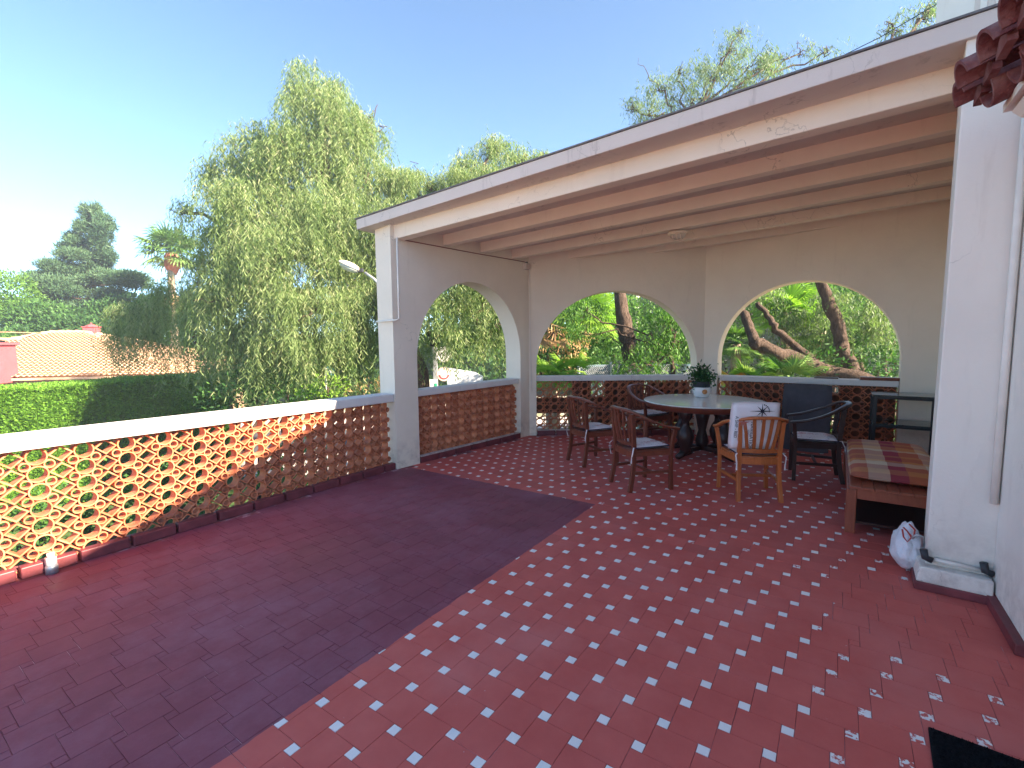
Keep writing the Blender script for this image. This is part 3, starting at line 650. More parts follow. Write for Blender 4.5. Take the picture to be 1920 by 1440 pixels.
# printed cushion cloth
def cushmat():
    m, n, b = newmat('printed_cushion_cloth', .9, .15)
    tc = node(n, 'ShaderNodeTexCoord').outputs['Object']
    vo = node(n, 'ShaderNodeTexVoronoi', feature='DISTANCE_TO_EDGE', inp={'Scale': 9.0}); mp = node(n, 'ShaderNodeMapping', inp={'Scale': (1,1,.2)}); n.links.new(tc, mp.inputs[0])
    nz = node(n, 'ShaderNodeTexNoise', inp={'Scale': 7.0, 'Detail': 3}); n.links.new(mp.outputs[0], nz.inputs['Vector'])
    ad = node(n, 'ShaderNodeVectorMath', operation='ADD'); n.links.new(mp.outputs[0], ad.inputs[0]); n.links.new(nz.outputs['Color'], ad.inputs[1]); n.links.new(ad.outputs[0], vo.inputs['Vector'])
    ln = ramp(n, vo.outputs['Distance'], [(.01, (1,1,1)), (.03, (0,0,0))]); msk = ramp(n, noise(n, 6, 2, vec=mp.outputs[0]), [(.5, (0,0,0)), (.56, (1,1,1))])
    c = mix(n, math_(n, 'MULTIPLY', ln, msk), (.76,.72,.76), (.08,.07,.16))
    m2 = ramp(n, noise(n, 5, 2, vec=ad.outputs[0]), [(.60, (0,0,0)), (.64, (1,1,1))]); c = mix(n, math_(n, 'MULTIPLY', m2, .5), c, (.6,.25,.28))
    n.links.new(c, b.inputs['Base Color']); bump(n, b, noise(n, 40, 3, vec=tc), .2, .003); return m
M_CUSH = cushmat(); M_NAVY = simple('navy_piping', (.03,.025,.06), .9); M_TIE = simple('white_tie_cloth', (.72,.66,.66), .9)
def soft_box(sx, sy, h, n_=9, edge=.35, wav=.004, seed=0):
    "pillow shaped mesh, z from 0 to h"
    mb = MB(); r_ = np.random.default_rng(seed); vs = []; fs = []
    for side in (0, 1):
        for i in range(n_+1):
            for j in range(n_+1):
                u, v = i/n_*2-1, j/n_*2-1
                e = (1-abs(u)**6)*(1-abs(v)**6); e = max(e, 0)**.45
                z = h*.5 + (1 if side else -1)*h*.5*e + r_.normal()*wav*e*(1 if side else .2)
                k = 1 - .03*(abs(u*v))**3
                vs.append((u*sx/2*k, v*sy/2*k, z))
    m_ = (n_+1)**2
    for s_ in (0, 1):
        for i in range(n_):
            for j in range(n_):
                a = s_*m_+i*(n_+1)+j; f = (a, a+1, a+n_+2, a+n_+1); fs.append(f if s_ == 0 else f[::-1])
    rim = [(i, 0) for i in range(n_)]+[(n_, j) for j in range(n_)]+[(n_-i, n_) for i in range(n_)]+[(0, n_-j) for j in range(n_)]
    for k in range(len(rim)):
        a = rim[k][0]*(n_+1)+rim[k][1]; b2 = rim[(k+1)%len(rim)]; b_ = b2[0]*(n_+1)+b2[1]; fs.append((a, b_, m_+b_, m_+a))
    mb.add(vs, fs); return mb
def seat_cushion(x, y, rz, label, seed):
    t = thing('seat_cushion', label, 'cushion', (x, y, .449), rz, 'printed seat pads tied to the chairs')
    o = soft_box(.43, .43, .045, seed=seed).build('pad', M_CUSH, t, True)
    mb = MB(); mb.tube([(.21*a, .21*b_, .022) for a, b_ in ((1,1), (-1,1), (-1,-1), (1,-1), (1,1))], .006, 6); mb.build('piping', M_NAVY, o, True)
    for s in (-1, 1):
        r_ = np.random.default_rng(seed+s)
        mb = MB(); mb.sweep([(-.19,.19*s,.02), (-.235,.215*s,.03), (-.26,.235*s,.0+r_.normal()*.02), (-.265,.225*s,-.07), (-.262+r_.normal()*.015,.23*s,-.13)], [(-.007,-.002), (.007,-.002), (.007,.002), (-.007,.002)]); mb.build('tie', M_TIE, o)
    return t
CH = [  # x, y, facing, wood, chair label, cushion label
 (5.72, 2.62, math.radians(-32), M_TEAK, 'brown armchair at the far left of the table by the middle arch parapet', 'printed pad on the leftmost armchair'),
 (5.06, 1.74, math.radians(-38), M_TEAK, 'reddish brown armchair nearest the dark painted floor, slatted back turned to it', 'printed pad on the armchair nearest the dark painted floor'),
 (7.30, 2.40, math.radians(-120), M_TEAK, 'dark armchair behind the table against the middle arch parapet', 'printed pad on the armchair behind the table'),
 (5.36, .69, math.radians(28), M_ORANGE, 'orange toned armchair facing the table with a compass cushion on it', 'printed pad on the orange toned armchair'),
 (6.42, .17, math.radians(98), M_DARKW, 'very dark armchair between the table and the cushioned bench', 'printed pad with loose ties on the very dark armchair')]
for k, (x, y, a_, wd_, l1, l2) in enumerate(CH):
    make_chair(l1, wd_, x, y, a_, hgt=.84 if k == 3 else .875)
    seat_cushion(x+.01*math.cos(a_), y+.01*math.sin(a_), a_, l2, 10+k)

# compass cushion on the orange chair
cp = thing('compass_cushion', 'white upright cushion printed with a black compass rose, a starfish and lettering', 'cushion', (5.18,.665,.505), math.radians(30))
cp.rotation_euler = (0, math.radians(-9), math.radians(28))
mb = soft_box(.49, .46, .07, 16, seed=4)
mb.v = [(-(z-.035), y, x+.245) for x, y, z in mb.v]
cbody = mb.build('body', simple('white_cushion_cloth', (.78,.76,.80), .9, .1, .05, 6, .15), cp, True)
M_INK = simple('black_print', (.02,.02,.035), .9); M_REDP = simple('starfish_print', (.45,.16,.13), .9)
# prints on the face turned to the camera: local -x side, slightly proud of the cloth
def face_pt(u, v): # u across (towards +y = left in view), v up, metres from the centre
    e = (1-abs(v/.245)**6)*(1-abs(u/.23)**6); e = max(e, 0)**.45
    return (-.035*e-.0085, u, .245+v)
def starpoly(cu, cv, n_, ro, ri, rot=0, mi=None, lens_=None):
    P = []
    for k in range(2*n_):
        a = rot + PI*k/n_; r = (ro if lens_ is None else lens_[(k//2) % len(lens_)]) if k % 2 == 0 else ri
        P.append((cu+r*math.cos(a), cv+r*math.sin(a)))
    return P
def flat(name, P, mat, parent, fp=face_pt, off=0):
    c_ = (sum(p[0] for p in P)/len(P), sum(p[1] for p in P)/len(P)); vs = [fp(*p) for p in P]+[fp(*c_)]
    vs = [(v[0]-off, v[1], v[2]) for v in vs]; mb = MB(); n_ = len(P); mb.add(vs, [(i, (i+1)%n_, n_) for i in range(n_)]); return mb.build(name, mat, parent)
flat('compass_rose', starpoly(-.05, .165, 8, .1, .016, PI/2, lens_=[.075,.07,.125,.07,.13,.07,.125,.07]), M_INK, cbody)
for k in range(6):
    a0 = -PI/2-.15+ (k)*.27; P = [( -.05+r*math.sin(a)*1, .165+r*math.cos(a)) for r, a in ((.058,a0),(.058,a0+.2),(.068,a0+.2),(.068,a0))]
    flat('compass_ring', P, M_INK, cbody, off=.0006)
flat('starfish_print', starpoly(.115, .045, 5, .058, .018, .4), M_REDP, cbody)
def text_mesh(name, s, size, mat, parent, xf, off=0):
    cu = bpy.data.curves.new(name, 'FONT'); cu.body = s; cu.size = size; cu.align_x = 'CENTER'; cu.align_y = 'CENTER'; cu.resolution_u = 2
    o = bpy.data.objects.new(name, cu); COL.objects.link(o); dg = bpy.context.evaluated_depsgraph_get(); me = bpy.data.meshes.new_from_object(o.evaluated_get(dg)); bpy.data.objects.remove(o)
    for v in me.vertices: v.co = xf(v.co.x, v.co.y)
    me.materials.clear(); me.materials.append(mat); return put(name, me, parent)
def vert_text(cu_, cv_): # reads downwards
    return lambda x, y: Vector(face_pt(cu_-y, cv_-x))
text_mesh('lettering', 'NAVIGATION', .048, M_INK, cbody, vert_text(.03, -.09))
text_mesh('lettering', 'COMPASS ROSE', .018, M_INK, cbody, vert_text(.065, -.09))
text_mesh('lettering', 'A SHIP - RED', .040, M_INK, cbody, vert_text(.178, .0))

# table
TX, TY, TZ = 6.86, 1.50, .765
t = thing('round_table', 'round pedestal table with pale mosaic top and carved dark legs', 'table', (TX, TY, 0))
m, n, b = newmat('pale_mosaic_top', .10, .6)
tc = node(n, 'ShaderNodeTexCoord').outputs['Object']; vo = node(n, 'ShaderNodeTexVoronoi', inp={'Scale': 22.0}); n.links.new(tc, vo.inputs['Vector'])
n.links.new(mix(n, math_(n, 'MULTIPLY', vo.outputs['Distance'], .6), (.80,.81,.79), (.62,.66,.66)), b.inputs['Base Color']); M_TTOP = m
MB().lathe([(.0,TZ), (.775,TZ), (.785,TZ-.006), (.785,TZ-.012), (0,TZ-.012)], seg=56).build('tabletop', M_TTOP, t)
MB().lathe([(.0,TZ-.013), (.775,TZ-.013), (.775,TZ-.02), (.75,TZ-.085), (.70,TZ-.095), (.0,TZ-.095)], seg=56).build('apron', M_TEAK, t, True)
for k in range(4):
    a = PI/4+k*PI/2+.35; cx_, cy_ = .34*math.cos(a), .34*math.sin(a)
    MB().lathe([(0,.07), (.05,.07), (.07,.10), (.06,.15), (.10,.22), (.115,.30), (.09,.38), (.05,.44), (.045,.50), (.08,.56), (.09,.62), (.07,.67), (0,.67)], (cx_, cy_, 0), 20).build('leg', M_DARKW, t, True)
    mb = MB(); mb.tube([(cx_*.7, cy_*.7, .09), (cx_*1.1, cy_*1.1, .075), (cx_*1.45, cy_*1.45, .03)], 1, 10, radii=[.05,.05,.035]); mb.build('foot', M_DARKW, t, True)
mb = MB(); mb.box((0,0,.10), (.6,.06,.06), .35+PI/4); mb.box((0,0,.101), (.06,.6,.055), .35+PI/4); mb.build('stretcher', M_DARKW, t, bevel=.01)
MB().lathe([(0,.1), (.07,.1), (.09,.2), (.05,.35), (.08,.5), (.12,.66), (0,.66)], (0,0,0), 20).build('pedestal', M_DARKW, t, True)

# pot with plant
px_, py_ = 7.22, 1.60
t = thing('plant_pot', 'white ceramic pot with an orange motif standing on the round table', 'pot', (px_, py_, TZ+.001))
M_CER = simple('white_ceramic', (.72,.70,.70), .25, .5, .03)
MB().lathe([(0,0), (.085,0), (.10,.02), (.125,.08), (.12,.14), (.115,.145), (.105,.14), (.10,.10), (0,.10)], seg=28).build('body', M_CER, t, True)
for s in (-1, 1):
    mb = MB(); q = Vector((CR.x, CR.y, 0)).normalized(); mb.tube([q*s*.118+Vector((0,0,.11)), q*s*.145+Vector((0,0,.10)), q*s*.14+Vector((0,0,.07)), q*s*.12+Vector((0,0,.065))], .008, 6); mb.build('handle', M_CER, t, True)
mb = MB(); a0 = math.atan2(-py_, -px_)+.35; vs = []
for k in range(12):
    a = 2*PI*k/12; aa = a0+.30*math.cos(a); vs.append((.1262*math.cos(aa), .1262*math.sin(aa), .085+.035*math.sin(a)))
vs.append((.1275*math.cos(a0), .1275*math.sin(a0), .085)); mb.add(vs, [(i,(i+1)%12,12) for i in range(12)]); mb.build('flower_motif', simple('orange_glaze', (.50,.22,.08), .3, .5, .5, 60), t)
MB().lathe([(0,.12), (.095,.12), (.115,.15), (.125,.21), (.128,.225), (.118,.225), (.11,.20), (0,.20)], seg=24).build('liner', M_DKPLA, t, True)
t2 = thing('pot_plant', 'bushy dark green plant growing in the white pot', 'plant', (px_, py_, TZ+.2))
P, D, L_, W_, T_ = bushy([(np.array((0,0,.09)), (.13,.13,.09)), (np.array((.03,.02,.15)), (.06,.06,.06))], 12000, (.055,.03), .2, .3)
leaves('foliage', P, D, L_, W_, L_POT, t2, T_)
mb = MB()
for k in range(9):
    a = rng.uniform(0, 6.28); r_ = rng.uniform(.03,.15); mb.tube([(0,0,-.02), (r_*.4*math.cos(a), r_*.4*math.sin(a), .12), (r_*math.cos(a), r_*math.sin(a), rng.uniform(.14,.26))], .003, 5)
mb.build('stem', L_POT, t2)

# cushioned bench
BX0, BX1, BY1, BY0 = 4.70, 6.55, -.11, -.80
t = thing('bench', 'low reddish wooden bench beside the right column', 'bench', (0,0,0))
for x, y, nm in ((BX0+.035, BY1-.035,1), (BX0+.035, BY0+.035,1), (BX1-.035, BY1-.035,1), (BX1-.035, BY0+.035,1)):
    MB().box((x, y, .185), (.07,.07,.37)).build('leg', M_BENCH, t, bevel=.005)
MB().box((BX0+.02, (BY0+BY1)/2, .335), (.03, BY1-BY0-.14, .085)).build('rail', M_BENCH, t, bevel=.004)
MB().box((BX1-.02, (BY0+BY1)/2, .335), (.03, BY1-BY0-.14, .085)).build('rail', M_BENCH, t, bevel=.004)
for y in (BY1-.02, BY0+.02): MB().box(((BX0+BX1)/2, y, .335), (BX1-BX0-.14, .03, .085)).build('rail', M_BENCH, t, bevel=.004)
MB().box(((BX0+BX1)/2, (BY0+BY1)/2, .085), (BX1-BX0-.1, BY1-BY0-.12, .02)).build('lower_shelf', M_DARKW, t)
nb = 8
for k in range(nb):
    y = BY0+.02+(k+.5)*(BY1-BY0-.04)/nb; MB().box(((BX0+BX1)/2, y, .385), (BX1-BX0+.03, (BY1-BY0)/nb-.008, .022)).build('seat_slat', M_BENCH, t, bevel=.003)
m, n, b = newmat('plaid_cloth', .9, .15)
sp = node(n, 'ShaderNodeSeparateXYZ'); n.links.new(node(n, 'ShaderNodeTexCoord').outputs['Object'], sp.inputs[0])
def stripes(src, mul, off, stops):
    f = math_(n, 'FRACT', math_(n, 'ADD', math_(n, 'MULTIPLY', src, mul), off)); r = node(n, 'ShaderNodeValToRGB'); r.color_ramp.interpolation = 'CONSTANT'; e = r.color_ramp.elements
    while len(e) < len(stops): e.new(.5)
    for i, (p, c_) in enumerate(stops): e[i].position = p; e[i].color = (*c_, 1)
    n.links.new(f, r.inputs[0]); return r.outputs[0]
cy = stripes(sp.outputs[0], 1/.62, .03, [(0, (.34,.05,.07)), (.22, (.60,.50,.38)), (.42, (.55,.24,.08)), (.62, (.32,.06,.06)), (.78, (.50,.20,.08))])
cxs = stripes(sp.outputs[1], 1/.66, .52, [(0, (.60,.45,.32)), (.2, (.52,.17,.05)), (.42, (.28,.035,.07)), (.60, (.62,.52,.38)), (.82, (.5,.2,.1))])
n.links.new(mix(n, .5, cy, cxs), b.inputs['Base Color']); bump(n, b, noise(n, 90, 3), .3, .003); M_PLAID = m
t = thing('bench_cushion', 'plaid red, orange and cream padded cushion on the wooden bench', 'cushion', ((BX0+BX1)/2+.06, (BY0+BY1)/2, .397))
mb = soft_box(1.72, .66, .10, 18, wav=.002, seed=3)
vs = []
for x, y, z in mb.v:
    vs.append((x, y, z - (.016*max(0, math.cos(x*2*PI/.29))**6 if z > .05 else 0)))
mb.v = vs; mb.build('pad', M_PLAID, t, True)

# glass shelf rack
t = thing('glass_rack', 'black metal two tier stand with glass shelves against the far pier', 'rack', (0,0,0))
RX0, RX1, RY1, RY0, RH = 7.55, 8.02, -.42, -1.05, .86
for x in (RX0, RX1):
    for y in (RY0, RY1): MB().box((x, y, RH/2), (.045,.045,RH)).build('post', M_BLACK, t, bevel=.003)
mgl, ngl, bgl = newmat('smoked_glass', .05, .5); bgl.inputs['Base Color'].default_value = (.10,.13,.13,1); bgl.inputs['Transmission Weight'].default_value = .55
for z in (RH, .50):
    MB().box(((RX0+RX1)/2, (RY0+RY1)/2, z+.012), (RX1-RX0+.06, RY1-RY0+.06, .012)).build('glass_shelf', mgl, t)
    for y in (RY0, RY1): MB().box(((RX0+RX1)/2, y, z-.015), (RX1-RX0-.045, .03, .035)).build('side_rail', M_BLACK, t)
    for x in (RX0, RX1): MB().box((x, (RY0+RY1)/2, z-.015), (.03, RY1-RY0-.045, .035)).build('front_rail', M_BLACK, t)
# grey cushion leaning on parapet
o = soft_box(.95, .60, .09, 8, seed=5); v2 = []
for x, y, z in o.v: v2.append((z+.10*((x+.475)/.95)**1.5, y, x+.475))
o.v = v2; o = o.build('grey_cushion', M_GREYC, None, True); o.location = (7.75,.34,.004); o.rotation_euler = (0,0,math.radians(-5)); tag(o, 'tall dark grey padded cushion leaning on the right arch parapet', 'cushion')
# boards on the parapet
o = MB().box((8.42,-.50,1.022), (.16,.44,.042), math.radians(2)).build('wooden_board', M_TEAK, None, bevel=.005); tag(o, 'reddish wooden board lying on the right parapet cap beside the pier', 'board')
o = MB().box((8.46,.12,1.010), (.10,.30,.018), math.radians(-3)).build('wooden_strip', M_DARKW, None, bevel=.003); tag(o, 'thin dark strip lying on the right parapet cap in front of the trunk', 'board')
# plastic bag
t = thing('plastic_bag', 'white full plastic bag with red handles beside the right column', 'bag', (4.17,-.455,0)); t.scale = (.86,.66,.86)
bm = bmesh.new(); bmesh.ops.create_icosphere(bm, subdivisions=4, radius=1)
from mathutils import noise as mnoise
for v in bm.verts:
    p = v.co.copy(); k = 1 + .16*mnoise.noise(p*2.2) + .07*mnoise.noise(p*6) + .03*abs(mnoise.noise(p*14))
    v.co = Vector((p.x*.15*k, p.y*.135*k, .175 + p.z*.175*(k if p.z > 0 else .99)*(1 if p.z < 0 else 1.15)))
    if p.z > .5: v.co.x *= .8; v.co.y *= .8
    v.co.z = max(v.co.z, .004)
me = bpy.data.meshes.new('sack'); bm.to_mesh(me); bm.free()
mbg, nbg, bbg = newmat('white_bag_film', .35, .5); bbg.inputs['Base Color'].default_value = (.74,.75,.80,1); bump(nbg, bbg, noise(nbg, 22, 6, 'Object'), .9, .02); me.materials.append(mbg)
me.polygons.foreach_set('use_smooth', [True]*len(me.polygons)); put('sack', me, t)
mb = MB()
mb.sweep([(-.08,.05,.36), (-.12,.02,.345), (-.145,-.01,.31), (-.15,.02,.27), (-.135,.05,.30), (-.10,.06,.35)], [(-.008,-.002), (.008,-.002), (.008,.002), (-.008,.002)]); mb.build('handle', simple('red_tie', (.45,.06,.05), .5), t)
mb = MB(); mb.sweep([(-.05,.0,.385), (-.10,-.04,.36), (-.135,-.03,.31), (-.13,0,.33)], [(-.008,-.002), (.008,-.002), (.008,.002), (-.008,.002)]); mb.build('handle', bpy.data.materials['red_tie'], t)
# door mat
mb = MB(); mb.box((2.03,-.66,.008), (.82,.62,.012), math.radians(-3)); o = mb.build('door_mat', M_MAT, None, bevel=.004); tag(o, 'black rough door mat lying on the tiles at the lower right corner', 'mat')
P = np.stack([rng.uniform(-.40,.40,9000), rng.uniform(-.30,.30,9000), np.zeros(9000)], 1); ca, sa = math.cos(math.radians(-3)), math.sin(math.radians(-3))
P = np.stack([2.03+P[:,0]*ca-P[:,1]*sa, -.66+P[:,0]*sa+P[:,1]*ca, np.full(9000,.013)], 1); D = rng.normal(size=(9000,3))*.5; D[:,2] = 1
pl = leaves('mat_pile', P, D, .012, .004, M_MAT, o); pl['kind'] = 'stuff'

# ------------------------------------------------------------------ neighbour house
M_RT = None
m, n, b = newmat('pale_clay_tiles', .85, .15)
pos = node(n, 'ShaderNodeNewGeometry').outputs['Position']; isl = node(n, 'ShaderNodeNewGeometry').outputs['Random Per Island']
c = mix(n, noise(n, 5, 4, vec=pos), (.52,.29,.17), (.70,.47,.31)); c = mix(n, ramp(n, noise(n, .9, 5, vec=pos), [(.45, (0,0,0)), (.7, (.8,.8,.8))]), c, (.58,.40,.26))
n.links.new(c, b.inputs['Base Color']); M_RT = m
M_PINK = simple('pink_render', (.42,.085,.10), .85, .2, .08, 3)
nh = thing('tiled_house', 'low house with pale terracotta hipped roof beyond the clipped hedge', 'house', (0,0,0))
FL, FR = spot(-420, 728, 19.0), spot(345, 694, 22.5); ZE = (FL.z+FR.z)/2; FL.z = FR.z = ZE
RL, RR = spot(95, 624, 27), spot(158, 624, 27); ZR = RL.z = RR.z
ex = (FR-FL).normalized(); ey = Vector((-ex.y, ex.x, 0)); 
if ey.dot(CF) < 0: ey = -ey
dpt = 2*((RL-FL).dot(ey)); BL, BR = FL+ey*dpt, FR+ey*dpt
def roof_face(p00, p10, r0, r1, name='roof'):
    "corrugated tile slope between eave p00-p10 and ridge r0-r1"
    mb = MB(); rows = 30; L = (p10-p00).length; nc = int(L/.21)*4; nrm = (p10-p00).cross(r0-p00).normalized(); nrm = nrm if nrm.z > 0 else -nrm
    for r in range(rows):
        vs = []
        for s_ in (0, 1):
            t_ = (r+s_*1.0)/rows; a = p00.lerp(r0, t_); b__ = p10.lerp(r1, t_)
            for k in range(nc+1):
                u = k/nc; q = p00.lerp(p10, u)
                # keep ribs parallel: clip ribs to the hip lines
                qa, qb = (a-p00).dot((p10-p00).normalized())/L, (b__-p00).dot((p10-p00).normalized())/L
                uu = min(max(u, qa), qb); tt = (uu-qa)/max(qb-qa, 1e-6); w_ = a.lerp(b__, tt)
                h = .05*abs(math.sin(PI*k/4)) + (.05 if s_ == 0 else 0.0)
                vs.append(w_ + nrm*h)
        mb.add(vs, [(k, k+1, nc+2+k, nc+1+k) for k in range(nc)])
    o = mb.build(name, M_RT, nh); o['kind'] = 'stuff'; return o
roof_face(FL, FR, RL, RR); roof_face(FR, BR, RR, RR+Vector((.01,.01,0))); roof_face(BL, FL, RL, RL+Vector((.01,.01,0)))
roof_face(BR, BL, RR, RL)
for a_, b_ in ((FL, RL), (FR, RR), (RL, RR), (BR, RR), (BL, RL)):
    nseg = max(2, int((b_-a_).length/.42))
    for k in range(nseg):
        p0 = a_.lerp(b_, k/nseg)+Vector((0,0,.05)); p1 = a_.lerp(b_, min(1, (k+1.12)/nseg))+Vector((0,0,.02))
        mb = MB(); mb.tube([p0, p1], 1, 8, radii=[.12,.10]); mb.build('ridge_tile', M_RT, nh)
w0 = [FL+ex*.5+ey*.5, FR-ex*.5+ey*.5, BR-ex*.5-ey*.5, BL+ex*.5-ey*.5]
MB().prism([(p.x, p.y, GZ) for p in w0], (0,0,ZE-GZ-.02)).build('wall', simple('dull_ochre_render', (.30,.20,.13), .9), nh)
mb = MB(); mb.prism([(p.x, p.y, ZE-.12) for p in (FL, FR, BR, BL)], (0,0,.10)); mb.build('eave_board', M_RT, nh)
# pink chimneys
def chimney(px, pyt, pyb, wpx, d, label, small_):
    b0 = spot(px, pyb, d); t0 = spot(px, pyt, d); s = d/FOC; w_ = wpx*s; h = t0.z-b0.z
    t = thing('chimney', label, 'chimney', (b0.x, b0.y, b0.z-.3), math.atan2(ex.y, ex.x))
    MB().box((0,0,(h+.3)/2*.82), (w_*.86, w_*.86, (h+.3)*.82)).build('stack', M_PINK, t, bevel=.02)
    MB().box((0,0,(h+.3)*.825), (w_, w_, h*.06)).build('band', M_PINK, t, bevel=.01)
    zt = (h+.3)*.82+h*.03
    if small_:
        MB().box((0,-w_*.432,(h+.3)*.52), (w_*.3,.02,h*.22)).build('vent', M_DKPLA, t)
        MB().lathe([(w_*.60,zt), (w_*.3,zt+h*.12), (0,zt+h*.2)], seg=4).build('cap', M_PINK, t)
        MB().lathe([(.0,zt+h*.19), (.05,zt+h*.2), (.06,zt+h*.25), (0,zt+h*.3)], seg=8).build('finial', M_PINK, t)
    else:
        for k in range(4):
            for s_ in (-1,): MB().box(((k-1.5)*w_*.22, s_*w_*.36, zt+h*.04), (w_*.07, w_*.1, h*.09)).build('arch_post', M_PINK, t)
        MB().box((0,0,zt+h*.03), (w_*.6, w_*.5, h*.07)).build('flue', M_DKPLA, t)
        MB().box((0,0,zt+h*.10), (w_*1.05, w_*1.05, h*.045)).build('cap', M_RT, t, bevel=.01)
chimney(173, 607, 632, 22, 27.5, 'small pink chimney with pointed cap on the tiled roof ridge', True)
chimney(-22, 629, 706, 68, 20.5, 'large pink chimney with arched vents at the left edge of the photo', False)

# ------------------------------------------------------------------ hedge
hd = thing('clipped_hedge', 'long clipped bright green hedge in front of the tiled house', 'hedge', (0,0,0))
h0, h1 = spot(-300, 752, 11.0), spot(430, 700, 18.2); HZ = .36; hx = Vector((h1.x-h0.x, h1.y-h0.y, 0)); HL = hx.length; hx.normalize(); hy = Vector((-hx.y, hx.x, 0)); hy = hy if hy.dot(CF) > 0 else -hy
b0 = Vector((h0.x, h0.y, 0))
hb = [b0+hx*0, b0+hx*HL, b0+hx*HL+hy*1.5, b0+hy*1.5]
hb2 = [b0+hx*.1+hy*.1, b0+hx*(HL-.1)+hy*.1, b0+hx*(HL-.1)+hy*1.4, b0+hx*.1+hy*1.4]
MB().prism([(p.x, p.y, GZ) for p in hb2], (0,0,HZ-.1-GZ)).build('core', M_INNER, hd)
def hedge_leaves(b0, hx, hy, L, Wd, z0, z1, n_front, n_top, sz):
    def und(u, v): return .05*np.sin(u*1.3)+.04*np.sin(u*3.1+v*2)+.03*np.sin(v*5+u)
    u = rng.uniform(0, L, n_front); z = rng.uniform(z0, z1, n_front); off = und(u, z)+rng.normal(size=n_front)*.03
    P1 = np.array(b0)+u[:,None]*np.array(hx)+ (-off)[:,None]*np.array(hy); P1[:,2] = z
    D1_ = -np.array(hy)+rng.normal(size=(n_front,3))*.7; D1_[:,2] += .5
    u = rng.uniform(0, L, n_top); v = rng.uniform(0, Wd, n_top)
    P2 = np.array(b0)+u[:,None]*np.array(hx)+v[:,None]*np.array(hy); P2[:,2] = z1+und(u, v)*.6+rng.normal(size=n_top)*.02
    D2_ = rng.normal(size=(n_top,3))*.6; D2_[:,2] += 1
    P = np.concatenate([P1, P2]); D = np.concatenate([D1_, D2_]); N = len(P)
    return P, D, sz[0]*rng.uniform(.6,1.4,N), sz[1]*rng.uniform(.7,1.3,N), np.clip(rng.normal(.5,.25,N)+.15*np.sin(P[:,0]*.8)*np.sin(P[:,2]*2), 0, 1)
mk('foliage', hedge_leaves(b0, hx, hy, HL, 1.5, -3.1, HZ, 110000, 30000, (.10,.055)), L_HEDGE, hd)

# ------------------------------------------------------------------ pepper trees
def tree(name, label, cat, base, group=None): return thing(name, label, cat, base, 0, group)
def at0(root, o): o.matrix_parent_inverse = Matrix.Translation(root.location).inverted(); return o
DA = 14.0
bA = blobs_px([(592,150,45,34), (560,190,38,40), (610,215,75,60,-.3), (680,255,50,55,.5), (490,275,60,48,.5), (445,330,55,50,1), (580,300,110,70), (690,345,75,70,.3),
 (520,390,120,70,-.5), (640,410,110,80,-.8), (455,450,75,80,.3), (410,500,45,70,.4), (560,480,130,80,-1.2), (690,470,70,70,.2), (390,580,45,70,.3), (470,560,95,80,-1),
 (600,580,110,80,-1.5), (690,560,60,80,-.4), (350,400,20,26,1), (375,640,40,45,0), (440,640,80,60,-1), (560,650,95,55,-1.3), (670,640,70,50,-1), (270,590,55,45,2), (320,560,45,50,1.6), (250,630,40,35,2.2)], DA)
tA = tree('pepper_tree', 'huge weeping pepper tree filling the view left of the pavilion', 'tree', spot(680, 860, DA))
mk_ = weeping(bA, 165, (.5,1.9), (.16,.021), .065)
at0(tA, mk('crown', mk_, L_PEP, tA))
mb = MB(); f0 = spot(800, 900, DA); f1 = spot(790, 700, DA-.6); f2 = spot(700, 560, DA); f3 = spot(620, 420, DA); f4 = spot(600, 240, DA)
f0.z = GZ; limb(mb, [f0, f1, f2], .42, .26, .05, 12); limb(mb, [f2, f3, f4], .24, .06, .1, 10)
branches(mb, f3, bA[2:12], .11, .03); branches(mb, f2, bA[12:23], .12, .03)
at0(tA, mb.build('trunk', M_BARK, tA, True))
# second crown: seen above the roof edge and through the first arch
DB = 12.5
bB = blobs_px([(925,285,48,36,2), (880,320,40,34,2), (975,305,50,30,2), (1020,300,30,20,2), (800,350,60,38,1.5), (760,345,50,40,1.5), (860,350,60,34,1.7), (930,350,90,40,1.5), (740,420,60,60,.5), (860,480,100,60), (950,500,90,60), (830,570,70,45), (900,560,80,50,.4), (960,600,60,50), (810,640,40,45,1.0), (890,630,75,32,.2)], DB)
tB = tree('pepper_tree', 'pepper tree showing through the first arch and above the low roof corner', 'tree', spot(990, 870, DB))
at0(tB, mk('crown', weeping(bB, 170, (.4,1.3), (.14,.019), .06), L_PEP, tB))
mb = MB(); f0 = spot(985, 900, DB); f0.z = GZ; f1 = spot(985, 640, DB+.5); f2 = spot(930, 480, DB); limb(mb, [f0, f1, f2], .30, .18, .05, 10); branches(mb, f2, bB, .09, .025)
at0(tB, mb.build('trunk', M_BARK, tB, True))
